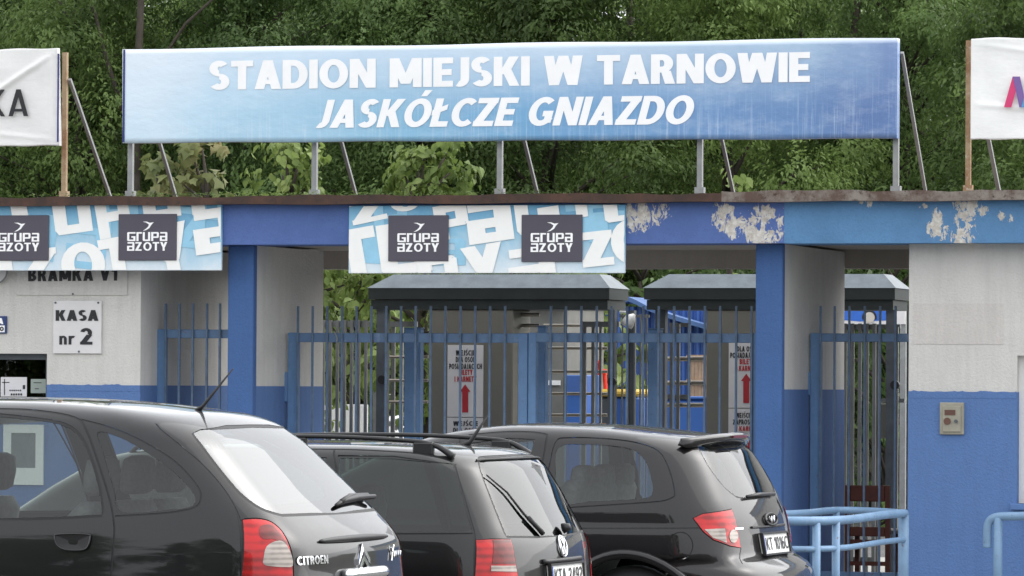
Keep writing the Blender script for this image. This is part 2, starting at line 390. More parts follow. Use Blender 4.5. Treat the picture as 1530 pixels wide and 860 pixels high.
# ================================================================== the ground and the hill
def ground_mat():
    t = NT('asphalt'); n = t.noise(0.6, 8, 0.7); f = t.noise(90, 3, 0.7)
    c = t.mix(t.ramp(n, [(0.35, 0.0), (0.7, 1.0)]), (0.055, 0.054, 0.052, 1), (0.10, 0.098, 0.092, 1))
    c = t.mix(t.ramp(f, [(0.4, 0.0), (0.7, 1.0)]), c, (0.14, 0.135, 0.13, 1)); t.set(Base_Color=c, Roughness=0.85); t.bump(f, 0.4, 0.01); return t.m
def soil_mat():
    t = NT('forest_floor'); n = t.noise(1.2, 8, 0.7)
    t.set(Base_Color=t.mix(t.ramp(n, [(0.35, 0.0), (0.65, 1.0)]), (0.020, 0.026, 0.012, 1), (0.045, 0.055, 0.022, 1)), Roughness=0.95); t.bump(n, 0.6, 0.1); return t.m
M['asphalt'] = ground_mat(); M['soil'] = soil_mat()
def grid_mesh(name, xs, ys, zf, mat, parent=None, smooth=True):
    X, Y = np.meshgrid(xs, ys); Zv = zf(X, Y); nx, ny = len(xs), len(ys)
    v = np.stack([X, Y, Zv], -1).reshape(-1, 3)
    f = [(j * nx + i, j * nx + i + 1, (j + 1) * nx + i + 1, (j + 1) * nx + i) for j in range(ny - 1) for i in range(nx - 1)]
    me = bpy.data.meshes.new(name); me.from_pydata(v.tolist(), [], f)
    if smooth: me.shade_smooth()
    me.update(); return link(name, me, mat, parent)
struct(grid_mesh('ground', np.linspace(-400, 400, 41), np.linspace(-400, 400, 41), lambda x, y: 0 * x, M['asphalt']))
def hillz(x, y):
    return 6.5 * (1 / (1 + np.exp(-(y - 44 + 1.5 * np.sin(x * 0.13)) / 7.0))) + 0.5 * np.sin(x * 0.4 + y * 0.3) - 0.6
struct(grid_mesh('hill', np.linspace(-160, 120, 90), np.linspace(26, 150, 60), hillz, M['soil']))
M['paving'] = simple('paving', srgb(150, 148, 142), 0.9, 0, 0.12, 3, 0.3)
pv = MB().box(-14, 10, -2.6, 8.0, -0.05, 0.12, 0.012).build('pavement', M['paving']); struct(pv)

# ================================================================== entrance building
YB = -0.22                                                   # front of the beam, overhanging the walls
eb = thing('entrance_building', 'blue and white rendered stadium entrance with peeling blue beam over the gateways', 'building')
XK = X_(210, 0); P1 = (X_(342, 0), X_(380, 0)); P2 = (X_(1130, 0), X_(1170, 0)); XR = X_(1357, 0, 700)
ZS = 1.733; ZC = Z_(364, YB); ZBT = Z_(303, YB)
G0 = 0.12
# ticket office (left) with its window
wl, wr, wt, wb = X_(-120, 0), X_(70, 0, 560), Z_(528, 0, 30), Z_(598, 0, 30)
m = MB(); m.box(-8, wl, 0, .28, ZS, ZC); m.box(wr, XK, 0, .28, ZS, ZC); m.box(wl, wr, 0, .28, wt, ZC); m.box(XK - .25, XK, .28, 4.2, ZS, ZC); m.build('wall', M['plaster_white'], eb)
m = MB(); m.box(-8, wl, -.004, .28, G0, ZS); m.box(wr, XK + .003, -.004, .28, G0, ZS); m.box(wl, wr, -.004, .28, G0, wb); m.box(XK - .25, XK + .003, .28, 4.2, G0, ZS); m.build('lower_wall', M['plaster_blue'], eb)
def glassmat(name, tint, gloss=1.0, ior=1.5, rough=0.0):
    t = NT(name); t.t.nodes.remove(t.b)
    tr = t.n('ShaderNodeBsdfTransparent'); tr.inputs[0].default_value = tint
    gl = t.n('ShaderNodeBsdfGlossy'); gl.inputs['Roughness'].default_value = rough; gl.inputs[0].default_value = (gloss, gloss, gloss, 1)
    fr = t.n('ShaderNodeFresnel'); fr.inputs['IOR'].default_value = ior
    mx = t.n('ShaderNodeMixShader'); t.l(fr.outputs[0], mx.inputs[0]); t.l(tr.outputs[0], mx.inputs[1]); t.l(gl.outputs[0], mx.inputs[2]); t.l(mx.outputs[0], t.out.inputs[0]); return t.m
M['window_glass'] = glassmat('window_glass', (0.55, 0.6, 0.58, 1))
kw = MB().box(wl, wr, .10, .16, wt - .05, wt); kw.box(wr - .05, wr, .10, .16, wb, wt - .05); kw.box(wl, wr - .05, .10, .16, wb, wb + .03)
kwin = kw.build('window', M['dark_steel'], eb); bx('pane', M['window_glass'], kwin, wl, wr - .05, .128, .132, wb + .03, wt - .05)
xa_, xb_, za_, zb_ = X_(6, 0, 680), X_(66, 0, 680), Z_(724, 0, 40), Z_(634, 0, 40)   # small white window lower in the same wall
w0 = MB().box(xa_, xa_ + .07, -.02, .0, za_, zb_).box(xb_ - .07, xb_, -.02, .0, za_, zb_).box(xa_ + .07, xb_ - .07, -.02, .0, zb_ - .07, zb_).box(xa_ + .07, xb_ - .07, -.02, .0, za_, za_ + .14).build('window', M['frame_white'], eb)
bx('pane', simple('grey_pane', srgb(120, 124, 126), .15), w0, xa_ + .07, xb_ - .07, -.012, -.006, za_ + .14, zb_ - .07)
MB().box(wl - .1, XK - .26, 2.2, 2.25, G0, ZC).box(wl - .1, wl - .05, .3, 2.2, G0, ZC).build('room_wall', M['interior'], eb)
def ragged(x0, x1, Y, z, seed):
    r = np.random.default_rng(seed); n = max(8, int((x1 - x0) / .02)); k = np.convolve(r.normal(0, .010, n + 8), np.ones(4) / 4, 'same')[4:n + 4]; xs = np.linspace(x0, x1, n); vs = []
    for x, d in zip(xs, k): vs += [(x, Y, z - .05), (x, Y, z + .002 + d)]
    MB().add(vs, [(2 * i, 2 * i + 2, 2 * i + 3, 2 * i + 1) for i in range(n - 1)]).build('paint_edge', M['plaster_blue'], eb)
ragged(wr + .004, XK, -.0065, ZS, 1)
# piers of the gateways: blue face, white and blue flanks
def pier(x0, x1, depth):
    f = bx('pillar', M['pillar_blue'], eb, x0, x1, -.03, .06, G0, ZC, .006)
    bx('pier_wall', M['plaster_white'], eb, x0 + .008, x1 - .008, .06, depth, ZS, ZC)
    bx('pier_base', M['plaster_blue'], eb, x0 + .005, x1 - .005, .06, depth + .003, G0, ZS)
pier(P1[0], P1[1], 1.75); pier(P2[0], P2[1], 2.25)
# right-hand wall with a white window
rwl, rwr = X_(1520, 0), X_(1640, 0); rwt, rwb = Z_(531, 0, 1520), Z_(752, 0, 1520); ZSR = Z_(585, 0, 1420)
m = MB(); m.box(XR, rwl, 0, .3, ZSR, ZC); m.box(rwl, rwr, 0, .3, rwt, ZC); m.box(rwr, 9, 0, .3, ZSR, ZC); m.box(XR, XR + .25, .3, 4.2, ZSR, ZC); m.build('wall', M['plaster_white'], eb)
m = MB(); m.box(XR - .003, rwl, -.004, .3, G0, ZSR); m.box(rwl, rwr, -.004, .3, G0, rwb); m.box(rwr, 9, -.004, .3, G0, ZSR); m.box(XR - .003, XR + .25, .3, 4.2, G0, ZSR); m.build('lower_wall', M['plaster_blue'], eb)
ragged(XR, rwl - .002, -.0065, ZSR, 2)
pt = bx('repainted_patch', M['plaster_patch'], eb, X_(1364, 0), X_(1499, 0), -.004, .002, Z_(514, 0, 1430), Z_(453, 0, 1430)); pt['label'] = 'greyish beige repainted rectangle on the white wall'
wf = MB(); wf.box(rwl + .0, rwl + .09, .09, .17, rwb, rwt); wf.box(rwr - .09, rwr, .09, .17, rwb, rwt); wf.box(rwl + .09, rwr - .09, .09, .17, rwt - .09, rwt); wf.box(rwl + .09, rwr - .09, .09, .17, rwb, rwb + .09); wf.box(rwl + .09, rwr - .09, .09, .17, rwb + .52, rwb + .58)
win = wf.build('window', M['frame_white'], eb); bx('pane', M['window_glass'], win, rwl + .09, rwr - .09, .128, .134, rwb + .58, rwt - .09); bx('panel', M['frame_white'], win, rwl + .09, rwr - .09, .12, .14, rwb + .09, rwb + .52)
bx('sill', M['plaster_blue'], win, rwl - .04, rwr + .04, -.07, .12, rwb - .05, rwb, .006)
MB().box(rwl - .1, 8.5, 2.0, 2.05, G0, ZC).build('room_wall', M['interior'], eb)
# beam in two paint colours, ceiling, rear lintel, roof edge
zz = lambda py, px: Z_(py, YB, px); xx = lambda px: X_(px, YB, 335)
sp = [(xx(963), zz(318, 963), .26, .13), (xx(952), zz(332, 952), .12, .10), (xx(1082), zz(320, 1082), .13, .13), (xx(1100), zz(335, 1100), .16, .13), (xx(1143), zz(325, 1143), .17, .16), (xx(1140), zz(352, 1140), .22, .11), (xx(1120), zz(345, 1120), .2, .08)]
sp2 = [(xx(1398), zz(335, 1398), .09, .15), (xx(1408), zz(346, 1408), .07, .09), (xx(1442), zz(318, 1442), .13, .17), (xx(1440), zz(355, 1440), .16, .09), (xx(1300), zz(304, 1300), .12, .04), (xx(1468), zz(312, 1468), .06, .07), (xx(1495), zz(322, 1495), .05, .05), (xx(1510), zz(326, 1510), .04, .05), (xx(1380), zz(308, 1380), .05, .03)]
M['beam_blue'] = peeling('beam_blue', srgb(88, 114, 174), sp); M['beam_light'] = peeling('beam_light', srgb(94, 140, 184), sp2)
XS = xx(1172)
bx('beam', M['beam_blue'], eb, -8, XS, YB, .30, ZC, ZBT); o = bx('beam', M['beam_light'], eb, XS, 9, YB - .004, .30, ZC - .003, ZBT); o['label'] = 'lighter blue stretch of the beam with bare plaster patches'
bx('ceiling', M['ceiling'], eb, -8, 9, .30, 2.3, ZC + .02, ZC + .2)
ZL = Z_(402, 2.4)
bx('rear_lintel', M['ceiling'], eb, -8, 9, 2.3, 2.5, ZL, ZC + .25)
YL = -.33; XW = X_(1078, YL, 295)
for (a, b_, mt, dz) in ((-8, XW, M['flashing'], 0), (XW, 9, M['flashing_worn'], .012)):
    lp = MB(); n = 60; xs = np.linspace(a, b_, n)
    zt = [Z_(290, YL) + dz + .006 * math.sin(x * 3.1) + .005 * math.sin(x * 11.3 + 1) + random.uniform(-.004, .004) for x in xs]
    zb = [Z_(303, YL) + .004 * math.sin(x * 5.0) for x in xs]
    vs = []; fs = []
    for x, t_, b2 in zip(xs, zt, zb): vs += [(x, YL, b2), (x, YL, t_), (x, 2.6, t_ + .02), (x, 2.6, b2)]
    for i in range(n - 1):
        for j in range(4): fs.append((4 * i + j, 4 * i + (j + 1) % 4, 4 * i + 4 + (j + 1) % 4, 4 * i + 4 + j))
    fs += [(0, 1, 2, 3), tuple(4 * (n - 1) + j for j in (3, 2, 1, 0))]
    lp.add(vs, fs).build('roof_edge', mt, eb)
ZROOF = Z_(288, YL)
# ================================================================== banners above the roof
def banner_print():
    t = NT('banner_print'); g = t.sep(t.coord(which='Generated')); x, z = g[0], g[2]
    wob = t.math('MULTIPLY', t.math('SUBTRACT', t.noise(1.1, 4, 0.6), 0.5), 0.25)
    u = t.math('ADD', x, wob)
    bot = t.ramp(u, [(0.0, srgb(214, 232, 245)), (0.14, srgb(186, 218, 237)), (0.36, srgb(138, 188, 218)), (0.55, srgb(114, 166, 208)), (0.78, srgb(112, 150, 196)), (1.0, srgb(96, 126, 176))])
    top = t.ramp(u, [(0.0, srgb(226, 236, 246)), (0.2, srgb(206, 226, 243)), (0.6, srgb(200, 220, 238)), (0.85, srgb(168, 194, 220)), (1.0, srgb(126, 152, 196))])
    v = t.math('ADD', z, t.math('MULTIPLY', t.math('SUBTRACT', t.noise(2.0, 5, 0.7), 0.5), 0.35))
    c = t.mix(t.ramp(v, [(0.30, 0.0), (0.95, 1.0)]), bot, top)
    st = t.ramp(t.noise(9, 5, 0.75, t.coord((5.0, 1, 0.14))), [(0.52, 0.0), (0.78, 1.0)])
    lowz = t.ramp(z, [(0.0, 0.75), (0.45, 0.35), (0.8, 0.05)])
    c = t.mix(t.math('MULTIPLY', st, lowz), c, srgb(214, 230, 244))
    c = t.mix(t.ramp(t.noise(3.0, 6, 0.75, t.coord((1, 1, 2.2))), [(0.50, 0.0), (0.85, 0.32)]), c, srgb(228, 238, 246))
    c = t.mix(t.ramp(z, [(0.93, 0.0), (0.985, 0.8)]), c, srgb(240, 244, 248))
    t.set(Base_Color=c, Roughness=0.42); t.bump(t.noise(5, 5, 0.6, t.coord((1, 1, 2))), 0.25, 0.02); return t.m
M['banner_print'] = banner_print()
def vinyl(name, col):
    t = NT(name); n = t.noise(3, 6, 0.7)
    t.set(Base_Color=t.mix(t.ramp(n, [(0.35, 0.0), (0.75, 1.0)]), col, tuple(c * 0.88 for c in col[:3]) + (1,)), Roughness=0.4)
    t.bump(t.noise(4, 4, 0.6, t.coord((1, 1, 2.0))), 0.3, 0.02); return t.m
M['vinyl_white'] = vinyl('vinyl_white', srgb(236, 235, 233)); M['vinyl_bright'] = vinyl('vinyl_bright', srgb(248, 248, 246)); M['vinyl_navy'] = vinyl('vinyl_navy', srgb(40, 50, 120))
def sheet(name, mat, parent, tl, tr, br, bl, Y, depth=.06, nx=90, nz=14, amp=.006, seed=0, folds=()):
    """vinyl stretched over a frame: front face with soft ripples, wrapped edges all round"""
    r = random.Random(seed); ph = [r.uniform(0, 6) for _ in range(6)]
    vs = []; fs = []
    P = lambda p: np.array([X_(p[0], Y, p[1]), Z_(p[1], Y, p[0])])
    TL, TR, BR, BL = P(tl), P(tr), P(br), P(bl)
    for j in range(nz + 1):
        for i in range(nx + 1):
            u, v = i / nx, j / nz
            p = (BL * (1 - u) + BR * u) * (1 - v) + (TL * (1 - u) + TR * u) * v
            e = min(1, min(u, 1 - u) * 14) * min(1, min(v, 1 - v) * 5)
            d = amp * e * (math.sin(p[0] * 2.1 + p[1] * 3 + ph[0]) + .6 * math.sin(p[0] * 5.3 - p[1] * 4 + ph[1]) + .35 * math.sin(p[0] * 11 + p[1] * 9 + ph[2]))
            for (fx, fz, gx, gz, w, a) in folds:
                L2 = (gx - fx) ** 2 + (gz - fz) ** 2; k = max(0, min(1, ((u - fx) * (gx - fx) + (v - fz) * (gz - fz)) / L2))
                dd = math.hypot((u - fx - k * (gx - fx)) * np.linalg.norm(BR - BL), (v - fz - k * (gz - fz)) * np.linalg.norm(TL - BL)); d += a * math.exp(-(dd / w) ** 2) * e
            edge = .005 * math.sin(u * 19 + ph[3]) * (v > .99) + .003 * math.sin(u * 31 + ph[4]) * (v < .01)
            vs.append((p[0], Y - d, p[1] + edge))
    n1 = nx + 1
    for j in range(nz):
        for i in range(nx): fs.append((j * n1 + i, j * n1 + i + 1, (j + 1) * n1 + i + 1, (j + 1) * n1 + i))
    rim = [i for i in range(n1)] + [j * n1 + nx for j in range(1, nz + 1)] + [nz * n1 + i for i in range(nx - 1, -1, -1)] + [j * n1 for j in range(nz - 1, 0, -1)]
    base = len(vs); vs += [(vs[i][0], Y + depth, vs[i][2]) for i in rim]
    for k in range(len(rim)): fs.append((rim[k], base + k, base + (k + 1) % len(rim), rim[(k + 1) % len(rim)]))
    o = MB().add(vs, fs).build(name, mat, parent, smooth=False); o.data.polygons.foreach_set('use_smooth', [i < nx * nz for i in range(len(o.data.polygons))]); return o
YBN = -.12
bn = thing('stadium_banner', 'long blue stadium name banner with white lettering on steel posts above the roof', 'banner', (0, 0, ZROOF))
sh = sheet('banner_sheet', M['banner_print'], bn, (183, 73), (1341, 56), (1340, 206), (183, 213), YBN, .09, 150, 18, .0012, 3)
bl_ = bx('edge_strip', M['vinyl_navy'], sh, X_(182, YBN) - .006, X_(183, YBN) + .004, YBN - .004, YBN + .08, Z_(212, YBN, 183), Z_(74, YBN, 183))
def pxtext(name, text, p0, p1, hpx, Y, mat, parent, **kw):
    """baseline from pixel p0 to p1, cap height hpx pixels at p0"""
    x0, x1 = X_(p0[0], Y, p0[1]), X_(p1[0], Y, p1[1]); z0, z1 = Z_(p0[1], Y, p0[0]), Z_(p1[1], Y, p1[0])
    h = Z_(p0[1] - hpx, Y, p0[0]) - z0
    return text_at(name, text, x0, x1, z0, z0 + h, Y, mat, parent, tilt=(z1 - z0) / (x1 - x0), **kw)
pxtext('lettering', 'STADION MIEJSKI W TARNOWIE', (312, 134), (1210, 122), 43, YBN - .004, M['ink_white'], sh, w=.238, gap=.04)
pxtext('lettering', 'JASKÓŁCZE GNIAZDO', (470, 191), (1042, 185), 42, YBN - .004, M['ink_white'], sh, w=.225, gap=.05, shear=.27)
def post_brace(parent, px, mat, top_px, w=.05, brace=True, btop=None, Yp=-.02):
    x = X_(px, Yp, 250)
    MB().box(x - w / 2, x + w / 2, Yp, Yp + w, ZROOF - .02, Z_(top_px, Yp, px)).box(x - w * .9, x + w * .9, Yp - .01, Yp + w + .01, ZROOF - .02, ZROOF + .05).build('post', mat, parent)
    if brace: 
        b = MB().bar((x + w, Yp + w * .5, Z_(btop, Yp, px)), (x + w, Yp + 1.02, ZROOF - .03), .026, .026, (1, 0, 0)); b.build('brace', M['galv'], parent)
for px in (194, 469, 746, 1045): post_brace(bn, px, M['galv'], 84, .042, True, 95)
post_brace(bn, 1338, M['galv'], 75, .043, True, 78)
lb = thing('white_banner', 'white vinyl banner with black KA lettering and navy right hem above ticket office', 'banner', (0, 0, ZROOF))
sh = sheet('banner_sheet', M['vinyl_white'], lb, (-190, 80), (86, 71), (89, 217), (-190, 221), YBN, .05, 150, 60, .006, 5, [(.62, .5, .98, .95, .03, .02), (.70, .12, .99, .05, .02, .012), (.96, .9, .97, .1, .012, .012)])
bx('edge_strip', M['vinyl_navy'], sh, X_(84, YBN), X_(86, YBN), YBN - .02, YBN - .008, Z_(212, YBN, 85), Z_(80, YBN, 85))
pxtext('lettering', 'KA', (-20, 174), (42, 173), 40, YBN - .03, M['ink'], sh, w=.15, gap=.12)
post_brace(lb, 95, M['rust_post'], 78, .04, True, 118, -.06)
rb = thing('white_logo_banner', 'white vinyl banner with pink and purple ribbon logo on rusty post', 'banner', (0, 0, ZROOF))
sh = sheet('banner_sheet', M['vinyl_bright'], rb, (1451, 57), (1720, 53), (1720, 206), (1450, 208), YBN, .05, 150, 60, .006, 9, [(.03, .95, .35, .86, .02, .012), (.02, .35, .3, .30, .02, .008)])
def flat_poly(name, pts, Y, mat, parent):
    return MB().add([(X_(a, Y, b), Y, Z_(b, Y, a)) for a, b in pts], [tuple(range(len(pts)))]).build(name, mat, parent)
for pts, c, dy in (([(1500, 160), (1511, 160), (1524, 114), (1513, 114)], (214, 62, 116), .03), ([(1513, 114), (1524, 114), (1534, 160), (1523, 160)], (124, 96, 160), .033), ([(1526, 160), (1536, 160), (1550, 114), (1539, 114)], (84, 164, 208), .036)):
    flat_poly('logo_ribbon', pts, YBN - dy, simple('ribbon_%d' % c[0], srgb(*c), .4, 0, .04), sh)
post_brace(rb, 1446, M['rust_post'], 60, .04, False, None, -.06)
x_ = X_(1458, 0); MB().bar((x_, 0, Z_(120, 0, 1458)), (x_, 1.02, ZROOF - .03), .03, .03, (1, 0, 0)).build('brace', M['galv'], rb)

# ---- sponsor banners on the beam
def sponsor_print():
    t = NT('sponsor_print'); n = t.noise(1.8, 6, 0.7, dist=0.5); g = t.sep(t.coord(which='Generated'))
    v = t.math('ADD', t.math('MULTIPLY', g[2], 0.55), t.math('MULTIPLY', n, 0.55))
    c = t.ramp(v, [(0.25, srgb(224, 234, 240)), (0.45, srgb(186, 214, 230)), (0.62, srgb(140, 192, 218)), (0.85, srgb(92, 160, 202))])
    t.set(Base_Color=c, Roughness=0.4); t.bump(t.noise(4, 4), .2, .01); return t.m
M['sponsor_print'] = sponsor_print()
M['print_pale'] = simple('print_pale', srgb(246, 246, 243), .4, 0, .03); M['print_mid'] = simple('print_mid', srgb(150, 202, 228), .4, 0, .12, 4)
YA = YB - .035
def sponsor(label, x0, x1, ytop, ybot, letters, plates, ghosts):
    t = thing('sponsor_banner', label, 'banner', (X_((x0 + x1) / 2, YA), YA, Z_(ybot, YA)), 'sponsor banners on the beam')
    X0, X1, Z0, Z1 = X_(x0, YA, 350), X_(x1, YA, 350), Z_(ybot, YA, (x0 + x1) / 2), Z_(ytop, YA, (x0 + x1) / 2)
    s_ = bx('banner_sheet', M['sponsor_print'], t, X0, X1, YA, YB - .006, Z0, Z1, .004)
    f = lambda a: X_(a, YA, 355); g = lambda b: Z_(b, YA, (x0 + x1) / 2)
    for lst, mt, dy in ((ghosts, M['print_mid'], .003), (letters, M['print_pale'], .0055)):
        for li, (ch, px, py, wpx, hpx, rot, pen) in enumerate(lst):
            polys, adv = layout(ch, pen, .1); c_, s2 = math.cos(math.radians(rot)), math.sin(math.radians(rot)); out = []
            for p in polys[0]:
                q = []
                for u, v in p:
                    a, b = u / adv * wpx, v * hpx; q.append((f(px + a * c_ - b * s2 * -1 * -1), g(py - (a * s2 + b * c_))))
                q = clip_poly(q, X0 + .004, X1 - .004, Z0 + .004, Z1 - .004)
                if len(q) > 2: out.append(q)
            if out: letter_mesh('printed_letter', [out], lambda u, v: (u, YA - dy - li * .0004, v), mt, s_)
    for (a, b, c, d) in plates:
        pl = bx('logo_plate', M['logo_plate'], t, f(a), f(b), YA - .02, YA - .008, g(d), g(c), .004)
        fx = lambda u: f(a + u * (b - a)); fz = lambda v: g(c + v * (d - c)); y = YA - .023
        text_at('lettering', 'gfupa', fx(.155), fx(.845), fz(.583), fz(.39), y, M['ink_white'], pl, w=.2, gap=.09)
        text_at('lettering', 'azoTY', fx(.155), fx(.845), fz(.793), fz(.605), y, M['ink_white'], pl, w=.2, gap=.09)
        bird = [(0, .98), (.35, 1), (.66, .86), (1, .92), (.78, .62), (.62, .3), (.3, .06), (.02, 0), (.3, .22), (.5, .46), (.56, .68), (.32, .88)]
        MB().add([(fx(.42 + .19 * u), y, fz(.362 - .2 * v)) for u, v in bird], [(0, 1, 11), (1, 2, 10, 11), (2, 3, 4, 10), (4, 5, 9, 10), (5, 6, 8, 9), (6, 7, 8)]).build('emblem', M['ink_white'], pl)
sponsor('pale blue sponsor banner over the ticket office beside the KASA sign', -70, 331, 306, 404,
        [('u', 84, 352, 56, 64, 8, .24), ('p', 150, 358, 50, 70, 10, .24), ('a', 216, 330, 56, 62, 8, .24), ('o', 97, 432, 66, 66, 8, .24), ('z', 36, 420, 58, 46, 6, .24), ('a', -32, 434, 56, 60, 8, .24), ('f', 20, 332, 50, 52, 10, .24), ('a', 294, 382, 62, 66, 8, .26), ('T', 158, 430, 52, 72, 10, .24), ('Y', 236, 428, 60, 88, 12, .22), ('p', 288, 322, 60, 40, 8, .24)],
        [(-15, 74, 321, 389), (178, 265, 320, 389)],
        [('u', 20, 385, 60, 70, -6, .2), ('a', 96, 398, 60, 62, -6, .2), ('z', 262, 368, 50, 60, -6, .2), ('p', 296, 345, 36, 52, -4, .2), ('H', 150, 350, 60, 60, 6, .2)])
sponsor('pale blue sponsor banner over the middle gateway in front of the shelter', 521, 934, 306, 408,
        [('f', 528, 420, 44, 78, 10, .26), ('z', 528, 336, 58, 36, 12, .24), ('u', 572, 414, 76, 78, 8, .24), ('p', 655, 360, 50, 52, 10, .26), ('a', 702, 366, 68, 62, 8, .27), ('g', 774, 352, 66, 66, 8, .24), ('z', 872, 400, 52, 52, 6, .26), ('o', 918, 398, 60, 66, 8, .26), ('u', 905, 334, 60, 40, 8, .24), ('Y', 700, 440, 62, 70, 10, .22), ('a', 765, 436, 70, 62, 8, .24), ('o', 585, 318, 46, 30, 8, .26), ('f', 862, 326, 40, 40, 8, .22), ('p', 630, 440, 60, 52, 8, .24)],
        [(581, 671, 321, 390), (780, 871, 321, 391)],
        [('r', 540, 392, 60, 66, -4, .2), ('T', 850, 362, 60, 56, 6, .22), ('H', 560, 345, 50, 40, 4, .2), ('a', 640, 396, 56, 40, 0, .2), ('r', 880, 362, 60, 60, 4, .2)])
# ================================================================== signs and boxes on the walls
def plate(name, label, cat, px0, px1, py0, py1, mat, Y=-.016, th=.01, screws=()):
    t = thing(name, label, cat, (X_((px0 + px1) / 2, 0), 0, Z_(py1, 0, px0)))
    bx('panel', mat, t, X_(px0, Y, py1), X_(px1, Y, py1), Y, Y + th, Z_(py1, Y, (px0 + px1) / 2), Z_(py0, Y, (px0 + px1) / 2), .003)
    for (a, b) in screws: MB().tube([(X_(a, Y, b), Y - .006, Z_(b, Y, a)), (X_(a, Y, b), Y + .002, Z_(b, Y, a))], .009, 8).build('screw', M['dark_steel'], t)
    return t
s1 = plate('gate_sign', 'white board lettered BRAMKA V1 tucked under the sponsor banner', 'sign', 25, 190, 385, 441, M['plaster_white'], -.012, .01, [(109, 439)])
pxtext('lettering', 'BRAMKA V1', (42, 420), (175, 419), 19, -.016, M['ink'], s1, w=.24, gap=.1)
s2 = plate('ticket_sign', 'white square board lettered KASA nr 2 on the ticket office wall', 'sign', 79, 151, 449, 528, M['sign_white'], -.02, .016, [(83, 452), (147, 452), (118, 525)])
pxtext('lettering', 'KASA', (83, 479), (147, 479), 16, -.024, M['ink'], s2, w=.25, gap=.07)
pxtext('lettering', 'nr', (88.5, 514.5), (111, 514.5), 18, -.024, M['ink'], s2, w=.2, gap=.12)
pxtext('lettering', '2', (119.5, 514.5), (138, 514.5), 24.5, -.024, M['ink'], s2, w=.2, gap=.1)
s3 = plate('accessibility_sign', 'small navy and white sign on the ticket office wall at picture edge', 'sign', -22, 10, 472, 498, M['sign_blue'])
pxtext('lettering', 'A', (-3, 484), (5, 484), 9, -.02, M['ink_white'], s3, w=.25)
flat_poly('symbol_field', [(-18, 496), (7, 496), (7, 486), (-18, 486)], -.02, M['ink_white'], s3)
letter_mesh('symbol', [_ring(0, 0, 3.1, 3.3, 1.8)], lambda u, v: (X_(2.5 + u, -.023, 491), -.023, Z_(491 - v, -.023, 2)), M['ink'], s3)
t = thing('round_plaque', 'round pale disc on the ticket office wall beside the BRAMKA board', 'plaque', (X_(-4, 0), 0, Z_(424, 0, 0)))
c0 = np.array([X_(-4, 0, 405), 0, Z_(405, 0, 0)])
MB().tube([c0 + (0, -.03, 0), c0 + (0, .004, 0)], [.095, .10], 32).build('disc', M['sign_white'], t); MB().tube([c0 + (.1 * math.cos(a), -.03, .1 * math.sin(a)) for a in np.linspace(0, 2 * math.pi, 33)], .008, 6, False).build('rim', M['grey_steel'], t)
for (a, b, c, d, mt, lab, nm) in ((1, 40, 563, 592, M['sign_white'], 'white notice with cross and crest behind the ticket window', 'notice'), (46, 69, 566, 587, simple('notice_grey', srgb(150, 160, 152), .6), 'pale grey notice behind the ticket window', 'notice')):
    Y = .122; t = thing(nm, lab, 'notice', (X_(a, Y), Y, Z_(d, Y, a))); bx('paper', mt, t, X_(a, Y, 575), X_(b, Y, 575), Y, Y + .003, Z_(d, Y, a), Z_(c, Y, a))
    q = lambda l: [flat_poly('print', [(u0, v1), (u1, v1), (u1, v0), (u0, v0)], Y - .003, M['ink'], t) for (u0, u1, v0, v1) in l]
    if a == 1: q([(6, 7.2, 566, 590), (3, 14, 570.5, 571.7), (34, 37.5, 575, 581)] + [(14 + 3.1 * k, 16 + 3.1 * k, 582, 584) for k in range(6)] + [(16 + 3.6 * k, 18.5 + 3.6 * k, 587.5, 590.5) for k in range(5)])
    else: q([(50, 62, 571, 572), (52, 58, 580, 581)])
mb = thing('meter_box', 'grey beige meter box with small windows on the blue wall', 'box', (X_(1422, 0), 0, Z_(649, 0, 1422)))
M['box_beige'] = simple('box_beige', srgb(150, 146, 132), .6, 0, .12, 14)
f = lambda a: X_(a, 0, 625); g = lambda b: Z_(b, 0, 1422)
bx('frame', M['box_beige'], mb, f(1405), f(1441), -.03, .0, g(649), g(601), .006); bx('door', M['box_beige'], mb, f(1410), f(1437), -.042, -.03, g(645), g(606), .004)
bx('window', simple('box_red', srgb(96, 66, 58), .4), mb, f(1413), f(1429), -.046, -.042, g(620), g(612)); 
MB().tube([(f(1417), -.05, g(629)), (f(1417), -.04, g(629))], .028, 14).build('lens', simple('box_lens', srgb(104, 76, 66), .3), mb); MB().tube([(f(1430), -.056, g(629)), (f(1430), -.04, g(629))], .014, 12).build('lock', M['dark_steel'], mb)

# ================================================================== gates
def picket(parent, px, Y, ytop, zb, w=.017, mat=None):
    x = X_(px, Y, 500); zt = Z_(ytop, Y, px)
    MB().box(x - w / 2, x + w / 2, Y - w / 2, Y + w / 2, zb, zt).build('picket', mat or M['picket'], parent)
def gate(label, Y, x0, x1, y_rail, pickets, ytop, stiles, grp='blue entrance gates'):
    t = thing('entrance_gate', label, 'gate', (X_(x0, Y), Y, G0), grp)
    za, zb = Z_(y_rail[1], Y, (x0 + x1) / 2), Z_(y_rail[0], Y, (x0 + x1) / 2)
    bx('top_rail', M['gate_blue'], t, X_(x0, Y), X_(x1, Y), Y - .03, Y + .03, za, zb, .004)
    bx('bottom_rail', M['gate_blue'], t, X_(x0, Y), X_(x1, Y), Y - .03, Y + .03, G0 + .08, G0 + .14, .004)
    for (a, b) in stiles: bx('stile', M['gate_post'], t, X_(a, Y), X_(b, Y), Y - .034, Y + .034, G0 + .02, zb + .002, .005)
    for p in pickets: picket(t, p, Y - .044, ytop, G0 + .05)
    return t
gate('narrow blue barred gate beside the KASA sign wall', .42, 235, 352, (492, 505), [247.5, 268, 288, 309, 328.5, 348], 453, [(235, 249)])
